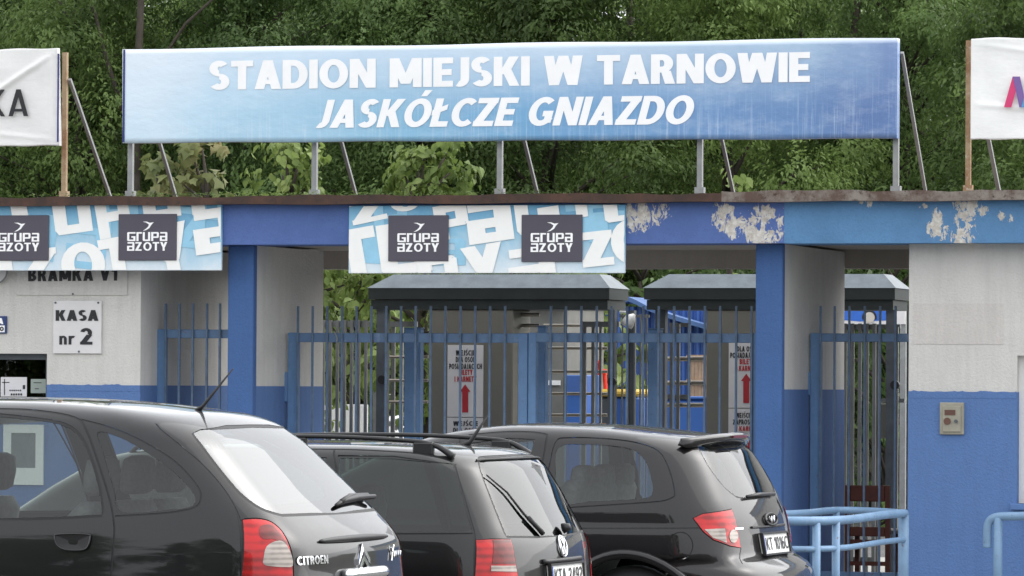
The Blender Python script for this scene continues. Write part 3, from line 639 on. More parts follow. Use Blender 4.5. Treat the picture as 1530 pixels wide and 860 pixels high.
gl = gate('left leaf of the wide blue barred gate in the middle gateway', .80, 432, 790, (497.5, 511.5), [445, 467, 489, 511, 532.5, 555, 577, 599, 621, 643.5, 665.5, 688, 710, 732, 754.5], 457, [(432, 447), (776, 790)])
bx('latch', M['gate_post'], gl, X_(423, .8), X_(432, .8), .77, .84, Z_(600, .8, 427), Z_(556, .8, 427), .004)
MB().tube([np.array(at(501 + a, 502 + b, .755)) for a, b in ((-2, -7), (1, -2), (3, 4), (2, 8))], .006, 6).build('wire', M['galv'], gl)
gate('right leaf of the wide blue barred gate in the middle gateway', .80, 791, 1140, (497.5, 511.5), [823, 845.5, 868.5, 891.5, 914, 937, 961, 984, 1007, 1030, 1053, 1076, 1100, 1123], 457, [(791, 803), (1126, 1140)])
gr = gate('narrow blue barred gate beside the blue wall with meter box', .95, 1212, 1372, (498, 510.5), [1226, 1247, 1269, 1292, 1315, 1338, 1360], 457, [(1212, 1228), (1360, 1372)])
bx('latch', M['gate_post'], gr, X_(1208, .95), X_(1212, .95), .92, 1.0, Z_(590, .95, 1210), Z_(556, .95, 1210), .003)
for (a, b, yt, lab) in ((604, 628, 489, 'blue steel post behind the left leaf of the wide gate'), (803, 815, 486, 'dark blue steel post behind the meeting stiles of the wide gate'), (968, 986, 490, 'blue steel post behind the right leaf of the wide gate')):
    Y = 1.45; tp = thing('steel_post', lab, 'post', (X_((a + b) / 2, Y), Y, G0)); bx('shaft', M['gate_post'], tp, X_(a, Y), X_(b, Y), Y, Y + .1, G0 + .02, Z_(yt + 2, Y, a), .006); bx('cap', M['gate_blue'], tp, X_(a, Y) - .006, X_(b, Y) + .006, Y - .006, Y + .106, Z_(yt + 2, Y, a), Z_(yt, Y, a), .003)
    bx('base_plate', M['gate_blue'], tp, X_(a, Y) - .05, X_(b, Y) + .05, Y - .05, Y + .15, G0, G0 + .02)

# ================================================================== turnstile shelters
YT = 3.6
fx = lambda a: X_(a, YT, 480); fz = lambda b, a=800: Z_(b, YT, a)
M['sheet_roof'] = simple('sheet_roof', srgb(104, 112, 118), .4, .5, .18, 7, .15, 30); M['fascia'] = simple('fascia', srgb(52, 58, 58), .5, .45, .15, 6)
def shelter(label, x0, x1, posts, panel, D=.64):
    t = thing('turnstile_shelter', label, 'shelter', (fx((x0 + x1) / 2), YT, G0), 'turnstile shelters')
    a, b = fx(x0), fx(x1); z0, z1, z2, z3 = fz(462), fz(447), fz(430), fz(409); i = .19
    bx('fascia', M['fascia'], t, a + .02, b - .02, YT + .02, YT + D - .02, z0, z1 - .004)
    bx('fascia', M['fascia'], t, a, b, YT, YT + D, z1, z2)
    vs = [(a - .01, YT - .01, z2), (b + .01, YT - .01, z2), (b + .01, YT + D + .01, z2), (a - .01, YT + D + .01, z2), (a + i, YT + .14, z3), (b - i * .68, YT + .14, z3), (b - i * .68, YT + D - .14, z3), (a + i, YT + D - .14, z3)]
    MB().add(vs, [(0, 1, 5, 4), (1, 2, 6, 5), (2, 3, 7, 6), (3, 0, 4, 7), (4, 5, 6, 7), (3, 2, 1, 0)]).build('roof', M['sheet_roof'], t)
    for (p, q, dy) in posts: bx('post', M['dark_steel'], t, fx(p), fx(q), YT + .05 + dy, YT + .14 + dy, G0, z0)
    bx('cabinet', M['panel_grey'], t, fx(panel[0]), fx(panel[1]), YT + .03, YT + D - .06, G0, z0 - .0, .01)
    return t
t1 = shelter('grey metal turnstile shelter with hipped roof behind the left gate leaf', 550, 910, [(560, 575, 0), (906, 916, 0), (919, 926, .42)], (639, 765))
t2 = shelter('grey metal turnstile shelter with hipped roof behind the blue pillar', 962, 1337, [(968, 983, 0.2), (1322, 1335, 0), (1339, 1346, .42)], (1054, 1200))
def rotor(parent, x0, x1, ys, Y, mat, r=.017):
    for y in ys: MB().tube([(X_(x0, Y), Y, Z_(y, Y, x0)), (X_(x1, Y), Y, Z_(y, Y, x1))], r, 8).build('rotor_arm', mat, parent)
M['arm'] = simple('rotor_metal', srgb(150, 142, 130), .3, .7, .1)
rotor(t1, 766, 806, (470, 486, 518, 536, 553, 568, 587, 604, 621, 640), YT + .3, M['arm'])
rotor(t1, 812, 908, (486, 520, 555, 588, 620), YT + .8, M['arm'], .014)
rotor(t1, 578, 640, (533, 568, 600), YT + .7, M['arm'], .014)
rotor(t2, 985, 1054, (536, 572, 605), YT + .7, M['arm'], .02)
for tt, lst, Y in ((t1, ((843.5, 3, 456), (872, 8, 484), (886, 5, 484), (897, 4, 484), (587, 6, 484), (600, 4, 484)), YT + .75), (t2, ((1003, 5, 484), (1013, 5, 484), (1029, 4, 484), (1310, 6, 488), (1340, 4, 488)), YT + .65)):
    for (p, w, y) in lst: x = X_(p, Y); MB().box(x - w * .0029, x + w * .0029, Y, Y + .03, G0, Z_(y, Y, p)).build('guide_bar', M['grey_steel'], tt)
for tt, a, b, y0, y1 in ((t1, 583, 622, 480, 488), (t1, 870, 925, 480, 488), (t2, 1000, 1030, 482, 488), (t2, 985, 1030, 589, 596), (t2, 1306, 1352, 595, 601), (t2, 1264, 1345, 484, 490)):
    Y = YT + .72; bx('frame_rail', M['grey_steel'], tt, X_(a, Y), X_(b, Y), Y - .012, Y + .042, Z_(y1, Y, a), Z_(y0, Y, a))
bx('control_box', M['panel_grey'], t2, X_(1318, YT + .6), X_(1333, YT + .6), YT + .52, YT + .66, Z_(655, YT + .6, 1325), Z_(602, YT + .6, 1325), .01)
for p, y in ((571, 567), (914, 570), (1337, 575)):
    q = np.array([fx(p), YT + .0, fz(y, p)]); MB().tube([q, q + (0, .05, 0)], .04, 14).build('reader', M['black'], t1 if p < 1000 else t2)
# entry signs hung on the cabinets
def entry_sign(label, x0, x1, y0, y1, split, lines, arrow):
    Y = YT + .012; t = thing('entry_sign', label, 'sign', (X_(x0, Y), Y, Z_(y1, Y, x0)), 'entry signs on the turnstiles')
    bx('panel', M['sign_white'], t, X_(x0, Y), X_(x1, Y), Y, Y + .014, Z_(split - .6, Y, x0), Z_(y0, Y, x0)); bx('panel', M['sign_white'], t, X_(x0, Y), X_(x1, Y), Y, Y + .014, Z_(y1, Y, x0), Z_(split + .6, Y, x0))
    for (s_, a, b, yb, h, red) in lines: pxtext('lettering', s_, (a, yb), (b, yb), h, Y - .004, M['ink_red' if red else 'ink'], t, w=.24, gap=.1)
    cx, yt, yb = arrow; flat_poly('arrow', [(cx - 4.5, yb), (cx + 4.5, yb), (cx + 4.5, yt + 11), (cx + 8, yt + 11), (cx, yt), (cx - 8, yt + 11), (cx - 4.5, yt + 11)], Y - .004, M['ink_red'], t)
    return t
entry_sign('white entry sign with red arrow on the cabinet behind the left gate leaf', 669, 722, 515, 700, 623, [('WEJŚCIE', 681, 710, 531, 8, 0), ('DLA OSÓB', 681, 710, 541, 8, 0), ('POSIADAJĄCYCH', 671, 720, 551, 8, 0), ('BILETY', 686, 706, 560, 8, 1), ('I KARNETY', 679, 712, 570, 8, 1), ('WEJŚCIE', 677, 714, 636, 7, 0), ('DLA OSÓB', 677, 714, 646, 7, 0)], (695, 574, 616))
entry_sign('white entry sign with red arrow on the cabinet beside the blue pillar', 1089, 1142, 498, 690, 609.5, [('DLA OSÓB', 1101, 1132, 525, 8, 0), ('POSIADAJĄCYCH', 1091, 1141, 534.5, 8, 0), ('BILETY', 1105, 1128, 544, 8, 1), ('I KARNETY', 1100, 1133, 554, 8, 1), ('WEJŚCIE NA', 1099, 1134, 624, 7.5, 0), ('ZAPROSZENIA', 1095, 1139, 634, 7.5, 0), ('I KARNETY', 1100, 1136, 644, 7.5, 1)], (1115, 558, 602))
flat_poly('arrow', [(1105, 656), (1130, 656), (1126, 690), (1108, 690)], YT + .008, M['ink_red'], bpy.data.objects['entry_sign.001'])
# inner steel fence
def fence(label, Y, x0, x1, y0, y1, ps, w=.026):
    t = thing('steel_fence', label, 'fence', (X_(x0, Y), Y, G0)); bx('top_rail', M['grey_steel'], t, X_(x0, Y), X_(x1, Y), Y - .02, Y + .02, Z_(y1, Y, x0), Z_(y0, Y, x0)); bx('bottom_rail', M['grey_steel'], t, X_(x0, Y), X_(x1, Y), Y - .02, Y + .02, G0 + .1, G0 + .15)
    for p in ps: picket(t, p, Y - .034, y0 - 1, G0, w, M['grey_steel'])
fence('grey steel picket fence behind the left end of the wide gate', YT + .2, 455, 551, 479, 488, [462 + 10.6 * k for k in range(9)])
fence('grey steel picket fence behind the narrow gate near the meter box', YT + .35, 1212, 1305, 484, 492, [1220 + 10.8 * k for k in range(9)], .03)
fence('blue mesh fence panel between the two turnstile shelters', YT + .5, 926, 970, 470, 474, [930 + 9 * k for k in range(5)], .014)
# lamp on the shelter end
Y = YT + .3; lt = thing('floodlight', 'small white floodlight on a bent arm at the shelter end', 'light', (X_(928, Y), Y, Z_(486, Y, 930)))
MB().tube([at(926, 466, Y), at(936, 466, Y), at(938, 474, Y)], .012, 8).build('arm', M['frame_white'], lt)
cc = np.array(at(942, 479, Y)); MB().tube([cc + (-.035, -.02, -.05), cc + (-.02, -.015, -.02), cc + (.0, 0, .02), cc + (.03, .02, .055)], [.055, .06, .05, .015], 14).build('housing', M['frame_white'], lt, True)
# ================================================================== yard behind the turnstiles
Y = 14.0; shd = thing('blue_shed', 'blue corrugated metal shed with blue roof behind the shelters', 'shed', (X_(980, Y), Y, 0))
m = MB(); a, b = X_(905, Y), X_(1065, Y); n = 60; zt = Z_(458, Y, 960); vs = []
for i in range(n + 1):
    x = a + (b - a) * i / n; y = Y + (.035 if (i % 4) in (1, 2) else 0); vs += [(x, y, 0), (x, y, zt)]
m.add(vs, [(2 * i, 2 * i + 2, 2 * i + 3, 2 * i + 1) for i in range(n)]); m.box(a, b, Y + .05, Y + 3, 0, zt); m.build('wall', M['shed_blue'], shd)
m = MB(); pr = [(930, 446), (938, 443), (950, 448), (965, 456), (985, 464), (1010, 472), (1065, 488)]
vs = [];  
for p, q in pr: z = Z_(q, Y - .3, p); x = X_(p, Y - .3); vs += [(x, Y - .3, z), (x, Y - .3, z - .05), (x, Y + 3.2, z + .0), (x, Y + 3.2, z - .05)]
k = len(pr); m.add(vs, [(4 * i, 4 * i + 4, 4 * i + 6, 4 * i + 2) for i in range(k - 1)] + [(4 * i + 1, 4 * i + 3, 4 * i + 7, 4 * i + 5) for i in range(k - 1)] + [(4 * i, 4 * i + 1, 4 * i + 5, 4 * i + 4) for i in range(k - 1)]).build('roof', simple('roof_blue', srgb(72, 102, 150), .5, .1), shd)
Y = 9.0
t = thing('concrete_hut', 'grey concrete kiosk wall seen through the turnstile bars', 'kiosk', (X_(800, Y), Y, 0)); bx('wall', M['concrete'], t, X_(760, Y), X_(842, Y), Y, Y + 1.5, 0, Z_(458, Y, 800)); bx('roof_slab', M['panel_grey'], t, X_(756, Y), X_(846, Y), Y - .1, Y + 1.6, Z_(458, Y, 800), Z_(452, Y, 800)); bx('vent', M['frame_white'], t, X_(815, Y), X_(838, Y), Y - .03, Y, Z_(575, Y, 820), Z_(568, Y, 820))
t = thing('blue_container', 'blue lidded bin standing behind the shelter beside wooden planks', 'container', (X_(1020, 8), 8, 0)); bx('body', M['bin_blue'], t, X_(990, 8), X_(1060, 8), 8, 9, 0, Z_(596, 8, 1020), .02); bx('lid', M['bin_blue'], t, X_(988, 8), X_(1062, 8), 7.97, 9.03, Z_(596, 8, 1020), Z_(592, 8, 1020), .008)
t = thing('blue_container', 'narrow blue bin behind the kiosk bars left of the machine', 'container', (X_(862, 8), 8, 0)); bx('body', M['bin_blue'], t, X_(846, 8), X_(872, 8), 8, 8.6, 0, Z_(588, 8, 860), .02); bx('lid', M['shed_blue'], t, X_(845, 8), X_(873, 8), 7.97, 8.63, Z_(588, 8, 860), Z_(560, 8, 860), .008)
Y = 9.6; t = thing('wooden_crate', 'pale wooden plank crate standing on the far side of the bin', 'crate', (X_(1040, Y), Y, 0))
for k in range(6): p = 1028 + 5.2 * k; bx('plank', M['wood_raw'], t, X_(p, Y), X_(p + 4.8, Y), Y, Y + .03, 0.0, Z_(530, Y, 1040) - .01 * (k % 2))
for y in (530, 566): bx('batten', M['wood_raw'], t, X_(1027, Y), X_(1060, Y), Y - .03, Y, Z_(y + 8, Y, 1040), Z_(y, Y, 1040))
bx('side', M['wood_raw'], t, X_(1028, Y), X_(1059, Y), Y + .03, Y + .6, 0, Z_(534, Y, 1040))
Y = 10.0; t = thing('yard_machine', 'dark machine with yellow top and red levers behind the turnstile', 'machine', (X_(905, Y), Y, 0))
bx('body', M['dark_steel'], t, X_(874, Y), X_(915, Y), Y, Y + .8, .1, Z_(592, Y, 900), .03); bx('hood', M['yellow'], t, X_(872, Y), X_(956, Y), Y - .05, Y + .85, Z_(592, Y, 900), Z_(581, Y, 900), .03)
bx('rear_body', M['bin_blue'], t, X_(918, Y), X_(955, Y), Y, Y + .8, .1, Z_(592, Y, 930), .03)
for a, b, y in ((888, 886, 543), (896, 894, 543), (905, 903, 556)): MB().tube([at(a, 583, Y + .3), at(b, y, Y + .3)], .022, 8).build('lever', M['red'], t); MB().tube([at(b - 2, y, Y + .3), at(b + 3, y, Y + .3)], .035, 8).build('grip', M['red'], t)
for p in (884, 900, 925, 945): q = np.array([X_(p, Y), Y + .2, .14]); MB().tube([q + (0, -.08, 0), q + (0, .08, 0)], .14, 16).build('wheel', M['rubber'], t)
Y = 7.5; t = thing('white_board', 'bright white board standing behind the grey picket fence', 'board', (X_(520, Y), Y, 0)); bx('panel', M['frame_white'], t, X_(484, Y), X_(549, Y), Y, Y + .04, .1, Z_(604, Y, 520), .004); 
for p in (490, 542): bx('foot', M['galv'], t, X_(p, Y) - .02, X_(p, Y) + .02, Y - .2, Y + .24, 0, .1)
Y = 6.6; t = thing('tube_barrier', 'pale crossed metal tubes lying behind the left turnstile bay', 'barrier', (X_(585, Y), Y, 0))
for a, b in (((562, 584), (640, 618)), ((562, 640), (640, 612)), ((590, 640), (640, 600))): MB().tube([at(a[0], a[1], Y + .05 * len(t.children)), at(b[0], b[1], Y + .05 * len(t.children))], .025, 10).build('tube', M['galv'], t)
for p in (562, 640): x = X_(p, Y); MB().box(x - .02, x + .02, Y - .03, Y + .18, 0, Z_(582, Y, p)).build('upright', M['galv'], t)
t2_ = thing('white_sack', 'white crumpled sack heap below the crossed tubes', 'sack', (X_(590, Y + .8), Y + .8, 0))
grid = MB(); rs = np.random.default_rng(5); ring = []
for j in range(9):
    for i in range(16):
        a = i / 16 * 2 * math.pi; v = j / 8; r = .28 * math.cos(v * 1.45) ** .5 * (1 + .12 * rs.uniform(-1, 1)); ring.append((X_(585, Y + .8) + r * math.cos(a), Y + .8 + r * math.sin(a), v * 1.42 + .04 * rs.uniform(-1, 1) * (0 < j)))
grid.add(ring, [(j * 16 + i, j * 16 + (i + 1) % 16, (j + 1) * 16 + (i + 1) % 16, (j + 1) * 16 + i) for j in range(8) for i in range(16)] + [tuple(8 * 16 + i for i in range(16))]); grid.build('sacking', M['frame_white'], t2_, True)
# picture board with a blue car printed on it
Y = 12.0; t = thing('picture_board', 'printed board with a blue car picture under the shelter roof', 'board', (X_(1300, Y), Y, 0))
bx('panel', M['sign_white'], t, X_(1240, Y), X_(1352, Y), Y, Y + .03, Z_(484, Y, 1300), Z_(455, Y, 1300))
for p in (1245, 1348): bx('post', M['galv'], t, X_(p, Y) - .03, X_(p, Y) + .03, Y + .03, Y + .09, 0, Z_(456, Y, p))
M['print_blue'] = simple('print_blue', srgb(50, 104, 196), .4)
flat_poly('print', [(1250, 477), (1285, 480), (1337, 478), (1336, 464), (1322, 462), (1262, 463), (1250, 468)], Y - .004, M['print_blue'], t); flat_poly('print', [(1327, 476), (1335, 476), (1335, 468), (1327, 468)], Y - .008, M['ink_white'], t)
flat_poly('print', [(1299 + 11 * math.cos(a), 474 - 11 * math.sin(a)) for a in np.linspace(-.3, math.pi + .3, 18)], Y - .008, M['ink'], t); flat_poly('print', [(1299 + 8 * math.cos(a), 474 - 8 * math.sin(a)) for a in np.linspace(0, 6.0, 18)], Y - .012, simple('print_grey', srgb(196, 190, 180), .4), t)
# ================================================================== wooden chair behind the right gate
Y = 1.75; ch = thing('wooden_chair', 'dark brown wooden chair standing behind the narrow right gate', 'chair', (X_(1296, Y), Y, G0))
a, b = X_(1263, Y, 760), X_(1330, Y, 760); zt = Z_(725, Y, 1296); W = M['wood_dark']
for x in (a, b - .04): MB().bar((x + .02, Y + .02, G0), (x + .02, Y - .0, zt), .04, .035).build('leg', W, ch); bx('leg', W, ch, x, x + .038, Y + .36, Y + .4, G0, G0 + .42, .004)
bx('top_rail', W, ch, a + .04, b - .04, Y - .012, Y + .018, Z_(749, Y, 1296), zt, .008); bx('back_rail', W, ch, a + .04, b - .04, Y - .012, Y + .018, Z_(801, Y, 1296), Z_(787, Y, 1296), .006)
bx('seat', simple('seat_pad', srgb(150, 140, 124), .7), ch, a - .01, b + .01, Y + .03, Y + .42, G0 + .42, G0 + .46, .012)
for z in (.16, .34): bx('stretcher', W, ch, a + .04, b - .04, Y + .01, Y + .03, G0 + z, G0 + z + .035)
# ================================================================== tubular railings in front of the wall
ZR = .80
def smooth_path(pts, n=10):
    pts = [np.array(p, float) for p in pts]; out = []
    for i in range(len(pts) - 1):
        p0, p1, p2, p3 = pts[max(i - 1, 0)], pts[i], pts[i + 1], pts[min(i + 2, len(pts) - 1)]
        for k in range(n):
            t = k / n; out.append(.5 * ((2 * p1) + (-p0 + p2) * t + (2 * p0 - 5 * p1 + 4 * p2 - p3) * t * t + (-p0 + 3 * p1 - 3 * p2 + p3) * t ** 3))
    return out + [pts[-1]]
rl = thing('blue_railing', 'pale blue tubular railing loop in front of the right narrow gate', 'railing', (X_(1349, -.7), -.7, 0))
A = [atz(x, y, ZR) for x, y in ((1352, 766.5), (1318, 769.5), (1268, 776), (1220, 778), (1160, 778))]; B = [atz(x, y, ZR) for x, y in ((1352, 766.5), (1310, 763.5), (1250, 762), (1205, 766), (1160, 768))]
MB().tube(smooth_path(A), .032, 14).build('handrail', M['rail_blue'], rl, True); MB().tube(smooth_path(B), .027, 14).build('handrail', M['rail_blue'], rl, True)
for p, r in ((A[0] + (-.01, 0, 0), .042), (smooth_path(A)[24], .03), (B[2], .026), (A[3], .03)): MB().tube([(p[0], p[1], 0), (p[0], p[1], ZR - .01)], r, 12).build('post', M['rail_blue'], rl, True)
MB().tube([(q[0], q[1], ZR - .2) for q in smooth_path(A)], .022, 10).build('lower_rail', M['rail_blue'], rl, True)
r2 = thing('blue_railing', 'pale blue railing with hooked end below the white window', 'railing', (X_(1490, -.9), -.9, 0))
H = [at(x, y, -.9) for x, y in ((1475, 818), (1475, 800), (1476, 784), (1482, 775), (1494, 771.5), (1515, 771), (1560, 770), (1640, 769))]
MB().tube(smooth_path(H, 6), .033, 14).build('handrail', M['rail_blue'], r2, True)
for p in (1491, 1600): x = X_(p, -.9, 800); MB().tube([(x, -.9, 0), (x, -.9, Z_(773, -.9, p))], .036, 12).build('post', M['rail_blue'], r2, True)
# ================================================================== parked cars
def paint(name, col):
    t = NT(name); n = t.noise(2.2, 5, 0.6)
    t.set(Base_Color=col, Roughness=t.ramp(n, [(0.3, 0.38), (0.7, 0.5)]), Metallic=0.0, Coat_Weight=1.0, Coat_Roughness=0.03, Coat_IOR=1.42, Specular_IOR_Level=0.15)
    return t.m
def lens(name, col, ridge=160.0):
    t = NT(name); x = t.sep(t.coord((1, 1, 1)))
    w = t.math('SINE', t.math('MULTIPLY', x[2], ridge)); n = t.noise(9, 2)
    dk = tuple(c * .45 for c in col[:3]) + (1,)
    t.set(Base_Color=t.mix(t.ramp(t.math('ADD', t.math('MULTIPLY', w, .12), n), [(0.3, 0.0), (0.6, 1.0)]), dk, col), Roughness=0.3, Coat_Weight=0.5, Coat_Roughness=0.05, Specular_IOR_Level=0.3); return t.m
M['lens_red'] = lens('lens_red', srgb(186, 14, 18)); M['lens_dark'] = lens('lens_dark', srgb(120, 40, 38)); M['lens_clear'] = lens('lens_clear', srgb(172, 162, 154), 260); M['lens_orange'] = lens('lens_orange', srgb(230, 90, 40))
M['side_glass'] = glassmat('side_glass', (0.62, 0.68, 0.66, 1), 1.0, 1.55); M['dark_glass'] = glassmat('dark_glass', (0.24, 0.33, 0.30, 1), 1.0, 1.55); M['rear_glass'] = glassmat('rear_glass', (0.40, 0.50, 0.47, 1), 1.0, 2.5); M['rear_glass2'] = glassmat('rear_glass2', (0.34, 0.42, 0.39, 1), 1.0, 1.62)
M['seat_fabric'] = simple('seat_fabric', (0.24, 0.24, 0.245), .9, 0, .2, 30); M['trim'] = simple('cabin_trim', (0.06, 0.06, 0.062), .75, 0, .1)
M['plate_white'] = simple('number_plate', srgb(232, 232, 228), .35, 0, .02); M['plate_blue'] = simple('plate_blue', srgb(30, 70, 170), .4)
M['alloy'] = simple('alloy', srgb(170, 172, 176), .3, .8, .05)

def table(pts, lo, hi, n=1600, smooth=0.05):
    xs = np.array([p[0] for p in pts], float); ys = np.array([p[1] for p in pts], float); o = np.argsort(xs); xs, ys = xs[o], ys[o]
    h = np.diff(xs); d = np.diff(ys) / h; m_ = np.zeros(len(xs)); m_[0], m_[-1] = d[0], d[-1]
    for i in range(1, len(xs) - 1): m_[i] = 0 if d[i - 1] * d[i] <= 0 else (h[i - 1] + h[i]) * 1.0 / ((h[i - 1]) / d[i] * .5 + h[i] / d[i - 1] * .5 + .5 * h[i - 1] / d[i - 1] + .5 * h[i] / d[i])
    g = np.linspace(lo, hi, n); i = np.clip(np.searchsorted(xs, g) - 1, 0, len(xs) - 2); t = np.clip((g - xs[i]) / h[i], 0, 1)
    y = (2 * t**3 - 3 * t**2 + 1) * ys[i] + (t**3 - 2 * t**2 + t) * h[i] * m_[i] + (-2 * t**3 + 3 * t**2) * ys[i + 1] + (t**3 - t**2) * h[i] * m_[i + 1]
    y = np.where(g < xs[0], ys[0] + (g - xs[0]) * m_[0], np.where(g > xs[-1], ys[-1] + (g - xs[-1]) * m_[-1], y))
    k = max(1, int(smooth / (hi - lo) * n)) | 1; yp = np.pad(y, k, 'edge'); y2 = np.convolve(yp, np.hanning(k + 2)[1:-1] / np.hanning(k + 2)[1:-1].sum(), 'same')[k:-k]
    dy = np.gradient(y2, g)
    return (lambda q: np.interp(q, g, y2)), (lambda q: np.interp(q, g, dy))
def smax(a, b, k):
    h = np.clip(.5 + .5 * (a - b) / k, 0, 1); return b + (a - b) * h + k * h * (1 - h)
def pip(poly, X, Y):
    ins = np.zeros(X.shape, bool); n = len(poly)
    for i in range(n):
        x1, y1 = poly[i]; x2, y2 = poly[(i + 1) % n]
        if y1 == y2: continue
        c = ((y1 > Y) != (y2 > Y)) & (X < (x2 - x1) * (Y - y1) / (y2 - y1) + x1); ins ^= c
    return ins
def seg_dist(X, Y, a, b):
    ax, ay = a; dx, dy = b[0] - ax, b[1] - ay; L = dx * dx + dy * dy + 1e-12
    t = np.clip(((X - ax) * dx + (Y - ay) * dy) / L, 0, 1); return np.hypot(X - ax - t * dx, Y - ay - t * dy)
def resample(poly, step, closed=True):
    out = []; n = len(poly)
    for i in range(n if closed else n - 1):
        a, b = np.array(poly[i]), np.array(poly[(i + 1) % n]); k = max(1, int(np.linalg.norm(b - a) / step + .5))
        out += [tuple(a + (b - a) * j / k) for j in range(k)]
    if not closed: out.append(tuple(poly[-1]))
    return out
def spline2(pts, closed=False, n=5):
    P = [np.array(p, float) for p in pts]; N = len(P); out = []
    for i in range(N if closed else N - 1):
        g = lambda k: P[k % N] if closed else P[min(max(k, 0), N - 1)]
        p0, p1, p2, p3 = g(i - 1), g(i), g(i + 1), g(i + 2)
        for k in range(n):
            t = k / n; out.append(tuple(.5 * (2 * p1 + (p2 - p0) * t + (2 * p0 - 5 * p1 + 4 * p2 - p3) * t * t + (3 * p1 - p0 - 3 * p2 + p3) * t ** 3)))
    if not closed: out.append(tuple(P[-1]))
    return out
def grow(poly, d):
    P = [np.array(p) for p in poly]; N = len(P); A = sum(P[i][0] * P[(i + 1) % N][1] - P[(i + 1) % N][0] * P[i][1] for i in range(N)); out = []
    for i in range(N):
        t = P[(i + 1) % N] - P[i - 1]; t = t / (np.linalg.norm(t) + 1e-9); nrm = np.array([t[1], -t[0]]) * (1 if A > 0 else -1); out.append(tuple(P[i] + nrm * d))
    return out
def strip(line, w):
    P = [np.array(p) for p in line]; N = len(P); L = []; R_ = []
    for i in range(N):
        t = P[min(i + 1, N - 1)] - P[max(i - 1, 0)]; t = t / (np.linalg.norm(t) + 1e-9); nn = np.array([-t[1], t[0]]) * w / 2; L.append(tuple(P[i] + nn)); R_.append(tuple(P[i] - nn))
    return L + R_[::-1]

